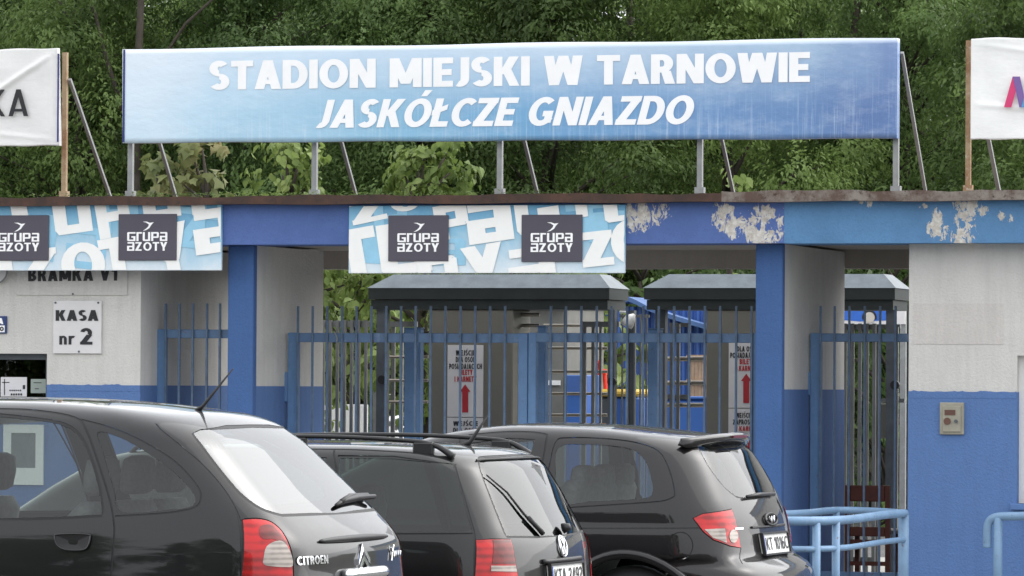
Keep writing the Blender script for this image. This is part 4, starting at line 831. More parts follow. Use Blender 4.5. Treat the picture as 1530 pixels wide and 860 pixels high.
class Car:
    """body as an implicit solid: side view, rear view and plan curves joined with rounded edges; its skin is cut into panels"""
    XA = -1.05
    def __init__(s, root, X0, Yc, L, top, rear, front, half, plan, crown=.06, bow=.14, kc=.26, kt=.10, kf=.35, zb=.2, turn=3.3):
        root.location = (X0, Yc, 0); root.rotation_euler.z = -math.radians(turn); ca, sa = math.cos(math.radians(turn)), math.sin(math.radians(turn)); s.inv = np.array([[ca, -sa, 0], [sa, ca, 0], [0, 0, 1.0]])
        s.root, s.o, s.L, s.zb = root, np.array([X0, Yc, 0.0]), L, zb
        s.T, s.dT = table(top, -L - .3, .4, smooth=.09); s.R, s.dR = table(rear, 0, 2.0, smooth=.05); s.Fr, s.dF = table(front, 0, 2.0, smooth=.06)
        s.W, s.dW = table(half, 0, 2.0, smooth=.05); s.P, _ = table(plan, -L - .3, .4, smooth=.2)
        s.cr, s.bow, s.kc, s.kt, s.kf = crown, bow, kc, kt, kf; s.XF = -L + 1.1; s.FR = .9
    def parts_f(s, x, y, z):
        top = (z - (s.T(x) - s.cr * y * y)) / np.sqrt(1 + s.dT(x) ** 2)
        side = (np.abs(y) - s.W(z) * s.P(x)) / np.sqrt(1 + s.dW(z) ** 2)
        rear = (x - (s.R(z) - s.bow * y * y)) / np.sqrt(1 + s.dR(z) ** 2 + (2 * s.bow * y) ** 2)
        front = ((s.Fr(z) + .16 * y * y) - x) / np.sqrt(1 + s.dF(z) ** 2)
        return top, side, rear, front
    def F(s, p):
        t, sd, r, f = s.parts_f(p[..., 0], p[..., 1], p[..., 2]); return smax(smax(smax(sd, r, s.kc), f, s.kf), t, s.kt)
    def N(s, p):
        e = 2e-3; g = np.stack([s.F(p + np.eye(3)[i] * e) - s.F(p - np.eye(3)[i] * e) for i in range(3)], -1); return g / (np.linalg.norm(g, axis=-1, keepdims=True) + 1e-12)
    def hit(s, px, py):
        d = ray(px, py); d = s.inv @ (d / np.linalg.norm(d)); c = s.inv @ (CAM - s.o); m0 = np.linalg.norm(c - np.array([-1, 0, 1]))
        t = np.linspace(m0 - 3.2, m0 + 2.2, 1500); q = c + t[:, None] * d; f = s.F(q); k = np.argmax(f < 0)
        if not (f < 0).any(): k = int(np.argmin(f)); return q[k]
        a, b = t[k - 1], t[k]
        for _ in range(30):
            mid = (a + b) / 2
            if s.F((c + mid * d)[None])[0] < 0: b = mid
            else: a = mid
        return c + b * d
    def sz(s, p):
        x, y, z = p; y = -abs(y)
        if x > s.XA: return (s.FR * math.atan2(x - s.XA, -y), z)
        if x < s.XF: return (-(s.XA - s.XF) - s.FR * math.atan2(s.XF - x, -y), z)
        return (x - s.XA, z)
    def px(s, pts): return [s.sz(s.hit(*p)) for p in pts]
    def yz(s, pts):
        """rear-face features given as (y, z) on the tailgate"""
        out = []
        for y, z in pts: out.append(s.sz((s.R(z) - s.bow * y * y, y, z)))
        return out
    def surf(s, S, Z):
        S = np.asarray(S, float); Z = np.asarray(Z, float); n = S.shape[0]; A = np.zeros((n, 3)); D = np.zeros((n, 3)); len_ = s.XA - s.XF
        fan = S > 0; ff = S < -len_; al = np.where(fan, S, np.where(ff, -len_ - S, 0)) / s.FR
        A[:, 0] = np.where(fan, s.XA, np.where(ff, s.XF, S + s.XA)); A[:, 2] = Z
        D[:, 0] = np.where(fan, np.sin(al), np.where(ff, -np.sin(al), 0)); D[:, 1] = -np.cos(al)
        lo = np.zeros(n); hi = np.full(n, 2.2)
        for _ in range(34):
            mid = (lo + hi) / 2; ins = s.F(A + mid[:, None] * D) < 0; lo = np.where(ins, mid, lo); hi = np.where(ins, hi, mid)
        return A + lo[:, None] * D
    def tops(s, S):
        lo = np.full(len(S), .55); hi = np.full(len(S), 1.95)
        for _ in range(30):
            mid = (lo + hi) / 2; q = s.surf(S, mid); t, sd, r, f = s.parts_f(q[:, 0], q[:, 1], q[:, 2]); g = t - np.maximum(np.maximum(sd, r), f)
            up = g < 0; lo = np.where(up, mid, lo); hi = np.where(up, hi, mid)
        return lo
    def mesh(s, name, V, Nn, faces, mat, parent):
        me = bpy.data.meshes.new(name); o = origin_of(parent); me.from_pydata((V + s.o - o).tolist(), [], [tuple(int(i) for i in f) for f in faces]); me.shade_smooth(); me.update()
        me.normals_split_custom_set_from_vertices([tuple(v) for v in Nn]); return link(name, me, mat, parent)
    def skin(s, regions, body_mat, wheels, step=.045, roof_regions=()):
        """regions: dict(name, poly in (s,z), mat, off, parent key, centre) - later ones lie on top of earlier ones"""
        len_ = s.XA - s.XF; S0, S1 = -len_ - s.FR * math.pi / 2, s.FR * math.pi / 2
        Sb = np.linspace(S0, S1, 150); Zt = s.tops(Sb)
        zt_f = lambda q: np.interp(q, Sb, Zt)
        arches = []
        for xw, r in wheels:
            c = (xw - s.XA, r * .98); arches.append([(c[0] + (r + .055) * math.cos(a), c[1] + (r + .055) * math.sin(a)) for a in np.linspace(-.45, math.pi + .45, 30)])
        regs = [dict(name='hole', poly=a, mat=None) for a in arches] + regions
        segs = []; pts = []
        bnd = [(a, s.zb) for a in np.linspace(S0, S1, 110)] + [(S1, b) for b in np.linspace(s.zb, Zt[-1], 36)[1:-1]] + [(a, b) for a, b in zip(Sb[::-1], Zt[::-1])] + [(S0, b) for b in np.linspace(Zt[0], s.zb, 18)[1:-1]]
        def add_loop(lp):
            n0 = len(pts); pts.extend(lp); segs.extend([(n0 + i, n0 + (i + 1) % len(lp)) for i in range(len(lp))])
        add_loop(bnd)
        for r in regs:
            p = [(min(max(a, S0), S1), max(min(b, zt_f(a)), s.zb)) for a, b in r['poly']]; p = resample(p, .03)
            q = [p[0]]
            for k in p[1:]:
                if math.hypot(k[0] - q[-1][0], k[1] - q[-1][1]) > 1e-4: q.append(k)
            r['poly2'] = q; add_loop(q)
        gs, gz = np.meshgrid(np.arange(S0 + step / 2, S1, step), np.arange(s.zb + step / 2, 1.9, step)); gs = gs.ravel(); gz = gz.ravel()
        ok = gz < zt_f(gs) - .012
        for a, b in segs:
            ok &= seg_dist(gs, gz, pts[a], pts[b]) > .011
        allp = pts + list(zip(gs[ok], gz[ok]))
        r = delaunay_2d_cdt([Vector(p) for p in allp], segs, [], 0, 1e-6)
        V2 = np.array([tuple(v) for v in r[0]]); Fc = np.array([tuple(f) for f in r[2]]); C2 = V2[Fc].mean(1)
        V2[:, 1] = np.minimum(V2[:, 1], zt_f(V2[:, 0])); keep = pip(bnd, C2[:, 0], C2[:, 1]); lab = np.zeros(len(Fc), int)
        for i, g in enumerate(regs): lab[pip(g['poly2'], C2[:, 0], C2[:, 1])] = i + 1
        V3 = s.surf(V2[:, 0], V2[:, 1]); N3 = s.N(V3); mir = np.array([1, -1, 1.0]); objs = {}
        # roof, bonnet and screen
        top3 = s.surf(Sb, Zt); loop = np.concatenate([top3, (top3 * mir)[::-1][1:-1]]); keepb = [0]
        for i in range(1, len(loop)):
            if np.linalg.norm(loop[i][:2] - loop[keepb[-1]][:2]) > .004: keepb.append(i)
        loop = loop[keepb]; pl = [tuple(p[:2]) for p in loop]; n0 = len(pl); segs2 = [(i, (i + 1) % n0) for i in range(n0)]; P2 = list(pl); rr = []
        for g in roof_regions:
            q = resample(g['poly'], .05); b = len(P2); P2 += q; segs2 += [(b + i, b + (i + 1) % len(q)) for i in range(len(q))]; rr.append(q)
        gx, gy = np.meshgrid(np.arange(-s.L, .1, .05), np.arange(-1, 1, .05)); gx = gx.ravel(); gy = gy.ravel(); ok = pip(pl, gx, gy)
        for a, b in segs2: ok &= seg_dist(gx, gy, P2[a], P2[b]) > .015
        r2 = delaunay_2d_cdt([Vector(p) for p in P2 + list(zip(gx[ok], gy[ok]))], segs2, [], 0, 1e-6)
        U2 = np.array([tuple(v) for v in r2[0]]); G2 = np.array([tuple(f) for f in r2[2]]); cen = U2[G2].mean(1); k2 = pip(pl, cen[:, 0], cen[:, 1]); lab2 = np.zeros(len(G2), int)
        for i, q in enumerate(rr): lab2[pip(q, cen[:, 0], cen[:, 1])] = i + 1
        lo = np.full(len(U2), .4); hi = np.full(len(U2), 2.0)
        for _ in range(34):
            mid = (lo + hi) / 2; ins = s.F(np.column_stack([U2, mid])) < 0; lo = np.where(ins, mid, lo); hi = np.where(ins, hi, mid)
        U3 = np.column_stack([U2, lo])
        for i in range(n0):
            j = np.argmin(np.hypot(U2[:, 0] - pl[i][0], U2[:, 1] - pl[i][1])); U3[j] = loop[i]
        NU = s.N(U3)
        def sub(V, Nn, faces, off):
            idx = np.unique(faces); mp = -np.ones(len(V), int); mp[idx] = np.arange(len(idx)); return V[idx] + Nn[idx] * off, Nn[idx], mp[faces]
        def both(sel, off):
            a, na, fa = sub(V3, N3, Fc[sel], off); return np.concatenate([a, a * mir]), np.concatenate([na, na * mir]), np.concatenate([fa, fa[:, ::-1] + len(a)])
        sel = keep & (lab == 0); a, na, fa = both(sel, 0); b, nb, fb = sub(U3, NU, G2[k2 & (lab2 == 0)], 0)
        objs['body'] = s.mesh('body', np.concatenate([a, b]), np.concatenate([na, nb]), np.concatenate([fa, fb + len(a)]), body_mat, s.root)
        for i, g in enumerate(regs):
            if g['mat'] is None: continue
            sel = keep & (lab == i + 1)
            if not sel.any(): continue
            par = objs.get(g.get('parent'), s.root); off = g.get('off', 0)
            if g.get('join'): V_, N_, f_ = both(sel, off); objs[g.get('key', g['name'])] = s.mesh(g['name'], V_, N_, f_, g['mat'], par)
            else:
                a, na, fa = sub(V3, N3, Fc[sel], off); objs[g.get('key', g['name'])] = s.mesh(g['name'], a, na, fa, g['mat'], par)
                pm = objs.get((g.get('parent') or '') + '*', par); objs[g.get('key', g['name']) + '*'] = s.mesh(g['name'], a * mir, na * mir, fa[:, ::-1], g['mat'], pm)
        for i, g in enumerate(roof_regions):
            b, nb, fb = sub(U3, NU, G2[k2 & (lab2 == i + 1)], g.get('off', 0)); objs[g['name']] = s.mesh(g['name'], b, nb, fb, g['mat'], s.root)
        s.objs = objs; return objs
    def w(s, p): return np.array(p, float) + s.o
    def on(s, px, py, off=0.0):
        q = s.hit(px, py); return s.w(q + s.N(q[None])[0] * off)
    def rearpt(s, y, z, off=0.0):
        q = np.array([s.R(z) - s.bow * y * y, y, z]); 
        for _ in range(6): q = q - s.N(q[None])[0] * s.F(q[None])[0]
        return s.w(q + s.N(q[None])[0] * off)
    def wheel(s, xw, r, wd=.2):
        for sy in (-1, 1):
            yo = sy * (s.W(r) * s.P(xw) - .02); prof = [(.0, .62), (.015, .8), (.03, .95), (.07, 1.0), (wd - .07, 1.0), (wd - .03, .95), (wd, .8), (wd, .6)]
            c = s.w((xw, yo, r)); vs = []; fs = []; n = 36
            for (d, k) in prof: vs += [c + (r * k * math.cos(a), -sy * d, r * k * math.sin(a)) for a in np.linspace(0, 2 * math.pi, n, endpoint=False)]
            for i in range(len(prof) - 1): fs += [(i * n + j, i * n + (j + 1) % n, (i + 1) * n + (j + 1) % n, (i + 1) * n + j) for j in range(n)]
            ty = MB().add(vs, fs).build('wheel', M['rubber'], s.root, True)
            m = MB(); m.tube([c + (0, -sy * .03, 0), c + (0, -sy * .045, 0)], r * .63, 36)
            rim = m.build('rim', M['dark_steel'], ty); m = MB()
            for k in range(5):
                a = k / 5 * 2 * math.pi; m.bar(c + (0, -sy * .022, 0), c + (r * .6 * math.cos(a), -sy * .02, r * .6 * math.sin(a)), .06, .02, (0, 1, 0))
            m.tube([c + (r * .61 * math.cos(a), -sy * .02, r * .61 * math.sin(a)) for a in np.linspace(0, 2 * math.pi, 37)], .012, 6, False); m.build('spokes', M['alloy'], ty)
    def interior(s, seat_x, zfloor=.34):
        W_ = .70
        m = MB(); a, b = s.w((-s.L + 1.15, -W_, zfloor - .1)), s.w((-.22, W_, zfloor)); m.box(a[0], b[0], a[1], b[1], a[2], b[2]); m.build('floor_pan', M['trim'], s.root)
        a, b = s.w((-s.L + 1.1, -W_, zfloor + .1)), s.w((-s.L + 1.5, W_, .93)); bx('dashboard', M['trim'], s.root, a[0], b[0], a[1], b[1], a[2], b[2], .06)
        c = s.w((-s.L + 1.62, -.36, .92)); MB().tube([c + (.06 * math.sin(t), .185 * math.cos(t), .17 * math.sin(t)) for t in np.linspace(0, 2 * math.pi, 25)], .015, 8, False).build('steering_wheel', M['black'], s.root, True)
        for xs, ys in seat_x:
            for y in ys:
                c = s.w((xs, y, zfloor)); seat = MB().box(c[0] - .5, c[0] + .02, c[1] - .25, c[1] + .25, c[2] + .05, c[2] + .26, .06).build('seat', M['seat_fabric'], s.root)
                prof = [(-.02, .24, .24, .10), (.05, .40, .26, .12), (.10, .60, .25, .10), (.155, .78, .22, .08), (.17, .84, .15, .05)]
                def loft(prof, nm):
                    vs = []; fs = []; n = 16
                    for (dx, z, hw, th) in prof:
                        for k in range(n):
                            a = k / n * 2 * math.pi; ca, sa = math.cos(a), math.sin(a); vs.append(c + (dx + th * abs(ca) ** .6 * np.sign(ca), hw * abs(sa) ** .6 * np.sign(sa), z))
                    for i in range(len(prof) - 1): fs += [(i * n + j, i * n + (j + 1) % n, (i + 1) * n + (j + 1) % n, (i + 1) * n + j) for j in range(n)]
                    fs += [tuple(range(n))[::-1], tuple((len(prof) - 1) * n + k for k in range(n))]; MB().add(vs, fs).build(nm, M['seat_fabric'], seat, True)
                loft(prof, 'backrest'); hz = s.headz - zfloor
                loft([(.17, hz - .19, .09, .03), (.175, hz - .17, .13, .05), (.185, hz - .09, .14, .055), (.19, hz - .02, .12, .05), (.19, hz, .07, .02)], 'headrest')
    def plate(s, pc, z0, z1, wy, text, tilt=0.0, pen=.15):
        """number plate centred at y=pc on the tailgate"""
        pa = s.rearpt(pc, z0, .012) - s.o; pb = s.rearpt(pc, z1, .012) - s.o; n = s.N(np.array([(pa + pb) / 2]))[0]; xa = max(pa[0], pb[0]) + .004
        f = lambda u, v, d=0: s.w((pa[0] + (pb[0] - pa[0]) * v + d, pc + (u - .5) * wy, z0 + (z1 - z0) * v))
        pl = MB().add([f(0, 0), f(1, 0), f(1, 1), f(0, 1), f(0, 0, -.02), f(1, 0, -.02), f(1, 1, -.02), f(0, 1, -.02)], [(0, 1, 2, 3), (7, 6, 5, 4), (0, 4, 5, 1), (1, 5, 6, 2), (2, 6, 7, 3), (3, 7, 4, 0)]).build('number_plate', M['plate_white'], s.root)
        e = .012
        for u0, u1, v0, v1 in ((-.02, 1.02, -.09, .0), (-.02, 1.02, 1.0, 1.09), (-.022, 0, 0, 1), (1, 1.022, 0, 1)): MB().add([f(u0, v0, e), f(u1, v0, e), f(u1, v1, e), f(u0, v1, e), f(u0, v0, -.01), f(u1, v0, -.01), f(u1, v1, -.01), f(u0, v1, -.01)], [(0, 1, 2, 3), (0, 4, 5, 1), (1, 5, 6, 2), (2, 6, 7, 3), (3, 7, 4, 0)]).build('plate_frame', M['black'], pl)
        MB().add([f(.005, .04, .003), f(.075, .04, .003), f(.075, .96, .003), f(.005, .96, .003)], [(0, 1, 2, 3)]).build('country_band', M['plate_blue'], pl)
        polys, tw = layout(text, pen, .12)
        if polys: letter_mesh('lettering', polys, lambda u, v: f(.11 + .86 * u / tw, .17 + .66 * v, .004), M['ink'], pl)
    def badge(s, text, y0, y1, z0, z1, mat, pen=.2, gap=.1, name='lettering', shear=0):
        polys, tw = layout(text, pen, gap); k = (y1 - y0) / tw
        return letter_mesh(name, polys, lambda u, v: s.rearpt(y0 + u * k + shear * v, z0 + v * (z1 - z0), .006), mat, s.root)
def face(s, poly): return [tuple(p) for p in poly]

# ---------------------------------------------------------------- car 1: rounded compact people carrier
M['paint_black'] = paint('paint_black', (0.006, 0.006, 0.007, 1)); M['paint_anthracite'] = paint('paint_anthracite', (0.007, 0.007, 0.0075, 1)); M['paint_charcoal'] = paint('paint_charcoal', (0.009, 0.008, 0.009, 1))
r1 = thing('parked_car', 'black rounded people carrier nearest the camera with chevron badge on its tailgate', 'car', (1.6, -14.73, 0), 'cars parked in front of the entrance')
c1 = Car(r1, 3.71, -14.73, 4.28,
         [(-4.4, .70), (-4.2, .80), (-3.75, .98), (-3.45, 1.08), (-3.1, 1.32), (-2.75, 1.54), (-2.4, 1.645), (-2.0, 1.682), (-1.6, 1.68), (-1.2, 1.662), (-.84, 1.622), (-.66, 1.590), (-.45, 1.54), (0, 1.40), (.3, 1.3)],
         [(0, -.12), (.2, -.07), (.4, 0), (.62, 0), (.70, -.015), (.87, -.035), (.97, -.045), (1.03, -.075), (1.10, -.135), (1.14, -.175), (1.30, -.345), (1.45, -.50), (1.58, -.63), (1.70, -.76), (2.0, -1.05)],
         [(0, -4.1), (.3, -4.26), (.6, -4.26), (.75, -4.2), (1.0, -3.9), (1.3, -3.4), (1.6, -3.0), (2, -2.4)],
         [(0, .80), (.3, .84), (.55, .872), (.8, .875), (.95, .868), (1.1, .845), (1.25, .80), (1.4, .745), (1.55, .675), (1.65, .62), (2, .4)],
         [(-4.6, .80), (-4.2, .88), (-3.5, .98), (-2.5, 1.0), (-1.2, 1.0), (-.7, .985), (-.3, .95), (.2, .90)], crown=.07, bow=.11, kc=.22, kt=.10)
c1.headz = 1.40
f1 = spline2([(-20, 620), (40, 626), (90, 634), (118, 652), (136, 690), (148, 735), (152, 768)], False, 4) + [(100, 771), (40, 773), (-20, 774)]
door1 = spline2([(-260, 640), (-200, 622), (-120, 614), (0, 611), (60, 614), (112, 624), (130, 644), (150, 700), (165, 750), (171, 790), (168, 830), (165, 880), (160, 940)], False, 4)
qw1 = spline2([(146, 646), (175, 652), (205, 667), (250, 697), (282, 728), (292, 745), (284, 757), (250, 761), (182, 764), (170, 730), (156, 682)], True, 4)
qo1 = spline2([(122, 627), (170, 640), (215, 660), (262, 690), (295, 726), (300, 745), (290, 758), (250, 766), (172, 771)], False, 4)
fw1 = [(-330, 640), (-250, 628), (-190, 624), (-120, 621), (-90, 622), (-86, 774), (-300, 776), (-420, 778)]
hatch1 = spline2([(232, 627), (238, 640), (262, 660), (300, 692), (330, 725), (350, 757), (360, 790), (362, 860)], False, 4)
P1_ = c1.px
rw1 = c1.yz([(0, 1.545), (-.30, 1.54)]) + [q for q in P1_(spline2([(300, 641), (289, 645), (305, 667), (330, 700), (360, 735), (390, 757), (420, 767)], False, 4))] + c1.yz([(-.3, 1.142), (0, 1.135)])
l1 = P1_(spline2([(363, 777), (385, 776), (405, 781), (422, 797), (434, 825), (437, 862)], False, 4)) + P1_([(437, 900), (430, 935), (366, 935), (362, 860)])
rev1 = spline2([(394, 832), (398, 817), (412, 809), (424, 811), (434, 828), (436, 845), (425, 847), (408, 846), (394, 843)], True, 3)
S = lambda line, w: strip(line, w)
reg = [dict(name='window_seal', poly=grow(P1_(f1), .014), mat=M['rubber'], off=-.002), dict(name='window', poly=P1_(f1), mat=M['side_glass'], off=-.004, parent='window_seal'),
       dict(name='window_seal', key='ws2', poly=grow(P1_(fw1), .014), mat=M['rubber'], off=-.002), dict(name='window', key='w2', poly=P1_(fw1), mat=M['side_glass'], off=-.004, parent='ws2'),
       dict(name='quarter_window', poly=P1_(qw1), mat=M['side_glass'], off=-.002),
       dict(name='door_seam', poly=S(P1_(door1), .010), mat=M['rubber'], off=-.002), dict(name='door_seam', key='ds2', poly=S(P1_(qo1), .008), mat=M['rubber'], off=-.002),
       dict(name='door_seam', key='ds3', poly=S(P1_([(-100, 612), (-90, 700), (-88, 790), (-92, 900), (-100, 960)]), .010), mat=M['rubber'], off=-.002),
       dict(name='tailgate_seam', poly=S(P1_(hatch1) , .010), mat=M['rubber'], off=-.002),
       dict(name='rear_window_seal', poly=grow(rw1, .015), mat=M['rubber'], off=-.002, join=True), dict(name='rear_window', poly=rw1, mat=M['rear_glass'], off=-.003, parent='rear_window_seal', join=True),
       dict(name='tail_light_seal', poly=grow(l1, .008), mat=M['rubber'], off=-.004), dict(name='tail_light', poly=l1, mat=M['lens_red'], off=.004, parent='tail_light_seal'),
       dict(name='light_shade', poly=P1_(spline2([(388, 787), (404, 785), (418, 797), (428, 815), (410, 806), (395, 806), (388, 800)], True, 3)), mat=M['lens_dark'], off=.0055, parent='tail_light_seal'),
       dict(name='reversing_lens', poly=P1_(rev1), mat=M['lens_clear'], off=.007, parent='tail_light_seal')]
c1.skin(reg, M['paint_black'], [(-.76, .31), (-3.52, .31)], roof_regions=[dict(name='windscreen', poly=[(-3.38, -.55), (-2.62, -.50), (-2.56, 0), (-2.62, .50), (-3.38, .55), (-3.5, 0)], mat=M['dark_glass'], off=-.001)])
for xw in (-.76, -3.52): c1.wheel(xw, .31)
c1.interior([(-2.35, (-.36, .36)), (-1.42, (-.40, 0.02, .42))])
h = c1.hit(108, 811); m = MB(); q = [c1.on(x, y, .010) for x, y in spline2([(83, 802), (86, 799), (110, 798), (133, 799), (136, 803), (132, 817), (122, 822), (98, 821), (86, 814)], True, 3)]
m.add(q + [c1.on(109, 810, -.004)], [(i, (i + 1) % len(q), len(q)) for i in range(len(q))]); m.build('door_handle', M['rubber'], r1)
MB().tube(q + q[:1], .004, 6, False).build('handle_rim', M['paint_black'], r1)
# strip, badges, plate light bar, wiper, aerial
MB().tube([c1.rearpt(y, 1.012 - .02 * abs(y + .02) ** 2, .006) for y in np.linspace(-.44, .42, 30)], [.006 + .012 * math.sin(math.pi * i / 29) ** .5 for i in range(30)], 8).build('trim_strip', M['black'], r1, True)
c1.badge('CITROEN', -.68, -.40, .905, .945, M['chrome'], .2, .12)
for dz in (0, .052):
    for sg in (-1, 1):
        pts = [(0, .985 - dz), (.075 * sg, .915 - dz), (.075 * sg, .885 - dz), (0, .955 - dz)]; MB().add([c1.rearpt(y, z, .012) for y, z in pts] + [c1.rearpt(y, z, .0) for y, z in pts], [(0, 1, 2, 3), (0, 4, 5, 1), (1, 5, 6, 2), (2, 6, 7, 3), (3, 7, 4, 0)]).build('chevron_badge', M['chrome'], r1)
MB().tube([c1.rearpt(y, z, .008) for y, z in ((.42, .955), (.45, .905))], .004, 6).build('script_badge', M['chrome'], r1)
MB().tube([c1.rearpt(y, z, .008) for y, z in smooth_path([(.40, .965, 0), (.46, .925, 0), (.41, .893, 0)], 4) for y, z in ((y, z),)] if False else [c1.rearpt(.47, .965, .008), c1.rearpt(.43, .925, .008), c1.rearpt(.41, .89, .008)], .004, 6).build('script_badge', M['chrome'], r1)
MB().tube([c1.rearpt(.46 + .018 * k, .918 + (.016 if k % 2 else -.008), .008) for k in range(8)], .0045, 6).build('script_badge', M['chrome'], r1)
MB().tube([c1.rearpt(y, .842, .02) for y in np.linspace(-.26, .26, 16)], [.02] + [.032] * 14 + [.02], 12).build('plate_lamp_bar', M['chrome'], r1, True)
c1.plate(0, .70, .81, .52, '')
wp = [c1.on(x, y, .012) for x, y in ((500, 757), (512, 750), (530, 746), (557, 744))]; wm = MB().tube(wp, [.009, .016, .018, .012], 8); wm.tube([c1.on(x, y, .018) for x, y in ((506, 753), (520, 744), (545, 743))], .012, 8); wm.build('rear_wiper', M['black'], r1, True)
a0 = c1.on(300, 613); MB().tube([a0 + (-.02, 0, -.005), a0 + (.01, 0, .02), a0 + (.17, 0, .205)], [.018, .009, .003], 8).build('aerial', M['black'], r1, True)
MB().tube([c1.on(x, y, -.01) + (0, 0, 0) for x, y in ((302, 650), (306, 668))], .004, 6).build('screen_heater_tab', M['black'], r1)

# ---------------------------------------------------------------- car 2: estate with roof rails
r2c = thing('parked_car', 'black estate car with roof rails parked between the other two cars', 'car', (1.8, -11.83, 0), 'cars parked in front of the entrance')
c2 = Car(r2c, 3.885, -11.83, 4.40,
         [(-4.5, .66), (-4.3, .76), (-3.5, .93), (-3.2, .98), (-2.75, 1.24), (-2.45, 1.38), (-2.1, 1.43), (-1.6, 1.448), (-1.1, 1.448), (-.7, 1.435), (-.45, 1.415), (-.2, 1.385), (.3, 1.30)],
         [(0, -.10), (.2, -.06), (.4, 0), (.6, 0), (.66, -.02), (.80, -.035), (.90, -.05), (.96, -.075), (1.05, -.125), (1.20, -.205), (1.34, -.29), (1.42, -.35), (1.6, -.5), (2.0, -.85)],
         [(0, -4.25), (.3, -4.39), (.55, -4.39), (.7, -4.33), (.9, -4.0), (1.2, -3.2), (1.6, -2.6), (2, -2.0)],
         [(0, .78), (.3, .82), (.55, .865), (.75, .872), (.9, .858), (.97, .84), (1.1, .80), (1.25, .745), (1.38, .69), (1.5, .63), (2, .4)],
         [(-4.7, .78), (-4.3, .87), (-3.6, .98), (-2.5, 1.0), (-1.0, 1.0), (-.5, .975), (-.2, .95), (.2, .90)], crown=.06, bow=.17, kc=.22, kt=.09)
c2.headz = 1.20
Q = c2.px
qw2 = [(507, 684), (590, 685), (676, 689), (688, 728), (706, 793), (640, 794), (509, 796)]
dw2 = [(330, 690), (400, 684), (488, 683), (490, 796), (320, 796)]
fw2 = [(120, 760), (200, 705), (240, 688), (310, 686), (305, 796), (110, 797)]
rw2 = c2.yz([(0, 1.372), (-.35, 1.368)]) + Q(spline2([(724, 683), (717, 688), (720, 705), (735, 745), (748, 778), (757, 800)], False, 4)) + c2.yz([(-.3, .950), (0, .946)])
l2 = Q([(711, 807), (735, 806), (762, 806), (768, 832), (773, 862), (776, 890), (770, 905), (712, 905), (710, 860)])
reg = [dict(name='quarter_window', poly=Q(qw2), mat=M['dark_glass'], off=-.003), dict(name='window', poly=Q(dw2), mat=M['dark_glass'], off=-.003), dict(name='window', key='w2', poly=Q(fw2), mat=M['dark_glass'], off=-.003),
       dict(name='door_seam', poly=S(Q([(503, 668), (503, 700), (503, 740), (503, 800), (500, 860), (490, 920)]), .012), mat=M['rubber'], off=-.002), dict(name='door_seam', key='ds2', poly=S(Q([(318, 670), (316, 740), (314, 800), (316, 900)]), .010), mat=M['rubber'], off=-.002),
       dict(name='belt_seam', poly=S(Q([(509, 797.5), (600, 797.5), (707, 797)]), .007), mat=M['rubber'], off=-.004), dict(name='gutter_seam', poly=S(Q([(505, 681), (590, 682), (676, 686)]), .010), mat=M['rubber'], off=-.004),
       dict(name='tailgate_seam', poly=S(Q(spline2([(681, 668), (677, 680), (682, 705), (692, 740), (703, 778), (709, 806), (709, 870)], False, 3)), .011), mat=M['rubber'], off=-.002),
       dict(name='rear_window_seal', poly=grow(rw2, .012), mat=M['rubber'], off=-.002, join=True), dict(name='rear_window', poly=rw2, mat=M['rear_glass2'], off=-.003, parent='rear_window_seal', join=True),
       dict(name='tail_light_seal', poly=grow(l2, .006), mat=M['rubber'], off=-.004), dict(name='tail_light', poly=l2, mat=M['lens_red'], off=.004, parent='tail_light_seal'),
       dict(name='indicator_lens', poly=Q([(736, 807), (761, 807), (767, 832), (769, 842), (735, 842)]), mat=M['lens_dark'], off=.006, parent='tail_light_seal'),
       dict(name='reversing_lens', poly=Q([(733, 845), (769, 845), (771, 854), (733, 853)]), mat=M['lens_clear'], off=.007, parent='tail_light_seal')]
c2.skin(reg, M['paint_anthracite'], [(-.88, .30), (-3.48, .30)], roof_regions=[dict(name='windscreen', poly=[(-3.1, -.55), (-2.45, -.50), (-2.4, 0), (-2.45, .50), (-3.1, .55), (-3.2, 0)], mat=M['dark_glass'], off=-.001)])
for xw in (-.88, -3.48): c2.wheel(xw, .30)
c2.interior([(-2.35, (-.36, .36)), (-1.5, (-.38, .0, .38))], .30)
for sy in (-1, 1):
    y = sy * .60; zr = lambda x: c2.T(x) - .06 * y * y
    pts = smooth_path([(x, y, zr(x) + d) for x, d in ((-2.35, -.03), (-2.25, .03), (-1.9, .045), (-1.2, .047), (-.72, .042), (-.56, .03), (-.45, -.02))], 6)
    MB().tube([c2.w(p) for p in pts], [.012 + .010 * max(0, (i / len(pts) - .78) / .22) for i in range(len(pts))], 10).build('roof_rail', M['black'], r2c, True)
    for x in (-1.35, -.62, -2.1): a_ = c2.w((x, y, zr(x))); MB().box(a_[0] - .06, a_[0] + .06, a_[1] - .018, a_[1] + .018, a_[2] - .03, a_[2] + .042, .01).build('rail_foot', M['black'], r2c)
MB().tube([c2.on(x, y, .012) for x, y in ((709, 662), (745, 676), (770, 690))] if False else [c2.rearpt(y, 1.365, .004) for y in np.linspace(-.5, .5, 12)], .006, 6).build('screen_trim', M['black'], r2c)
wv = MB().tube([c2.on(x, y, .015) for x, y in ((808, 799), (800, 790), (786, 775))], .014, 8); wv.tube([c2.on(x, y, .010) for x, y in ((806, 797), (780, 768), (755, 736), (725, 711))], [.008, .008, .006, .004], 8); wv.build('rear_wiper', M['black'], r2c, True)
wk = c2.rearpt(.10, .975, .01); MB().tube([wk, wk + (.04, 0, .012)], [.03, .018], 12).build('wiper_pivot', M['black'], r2c, True)
ec = (.0, .885); MB().tube([c2.rearpt(ec[0] + .055 * math.cos(a), ec[1] + .055 * math.sin(a), .008) for a in np.linspace(0, 2 * math.pi, 29)], .006, 8, False).build('round_badge', M['chrome'], r2c, True)
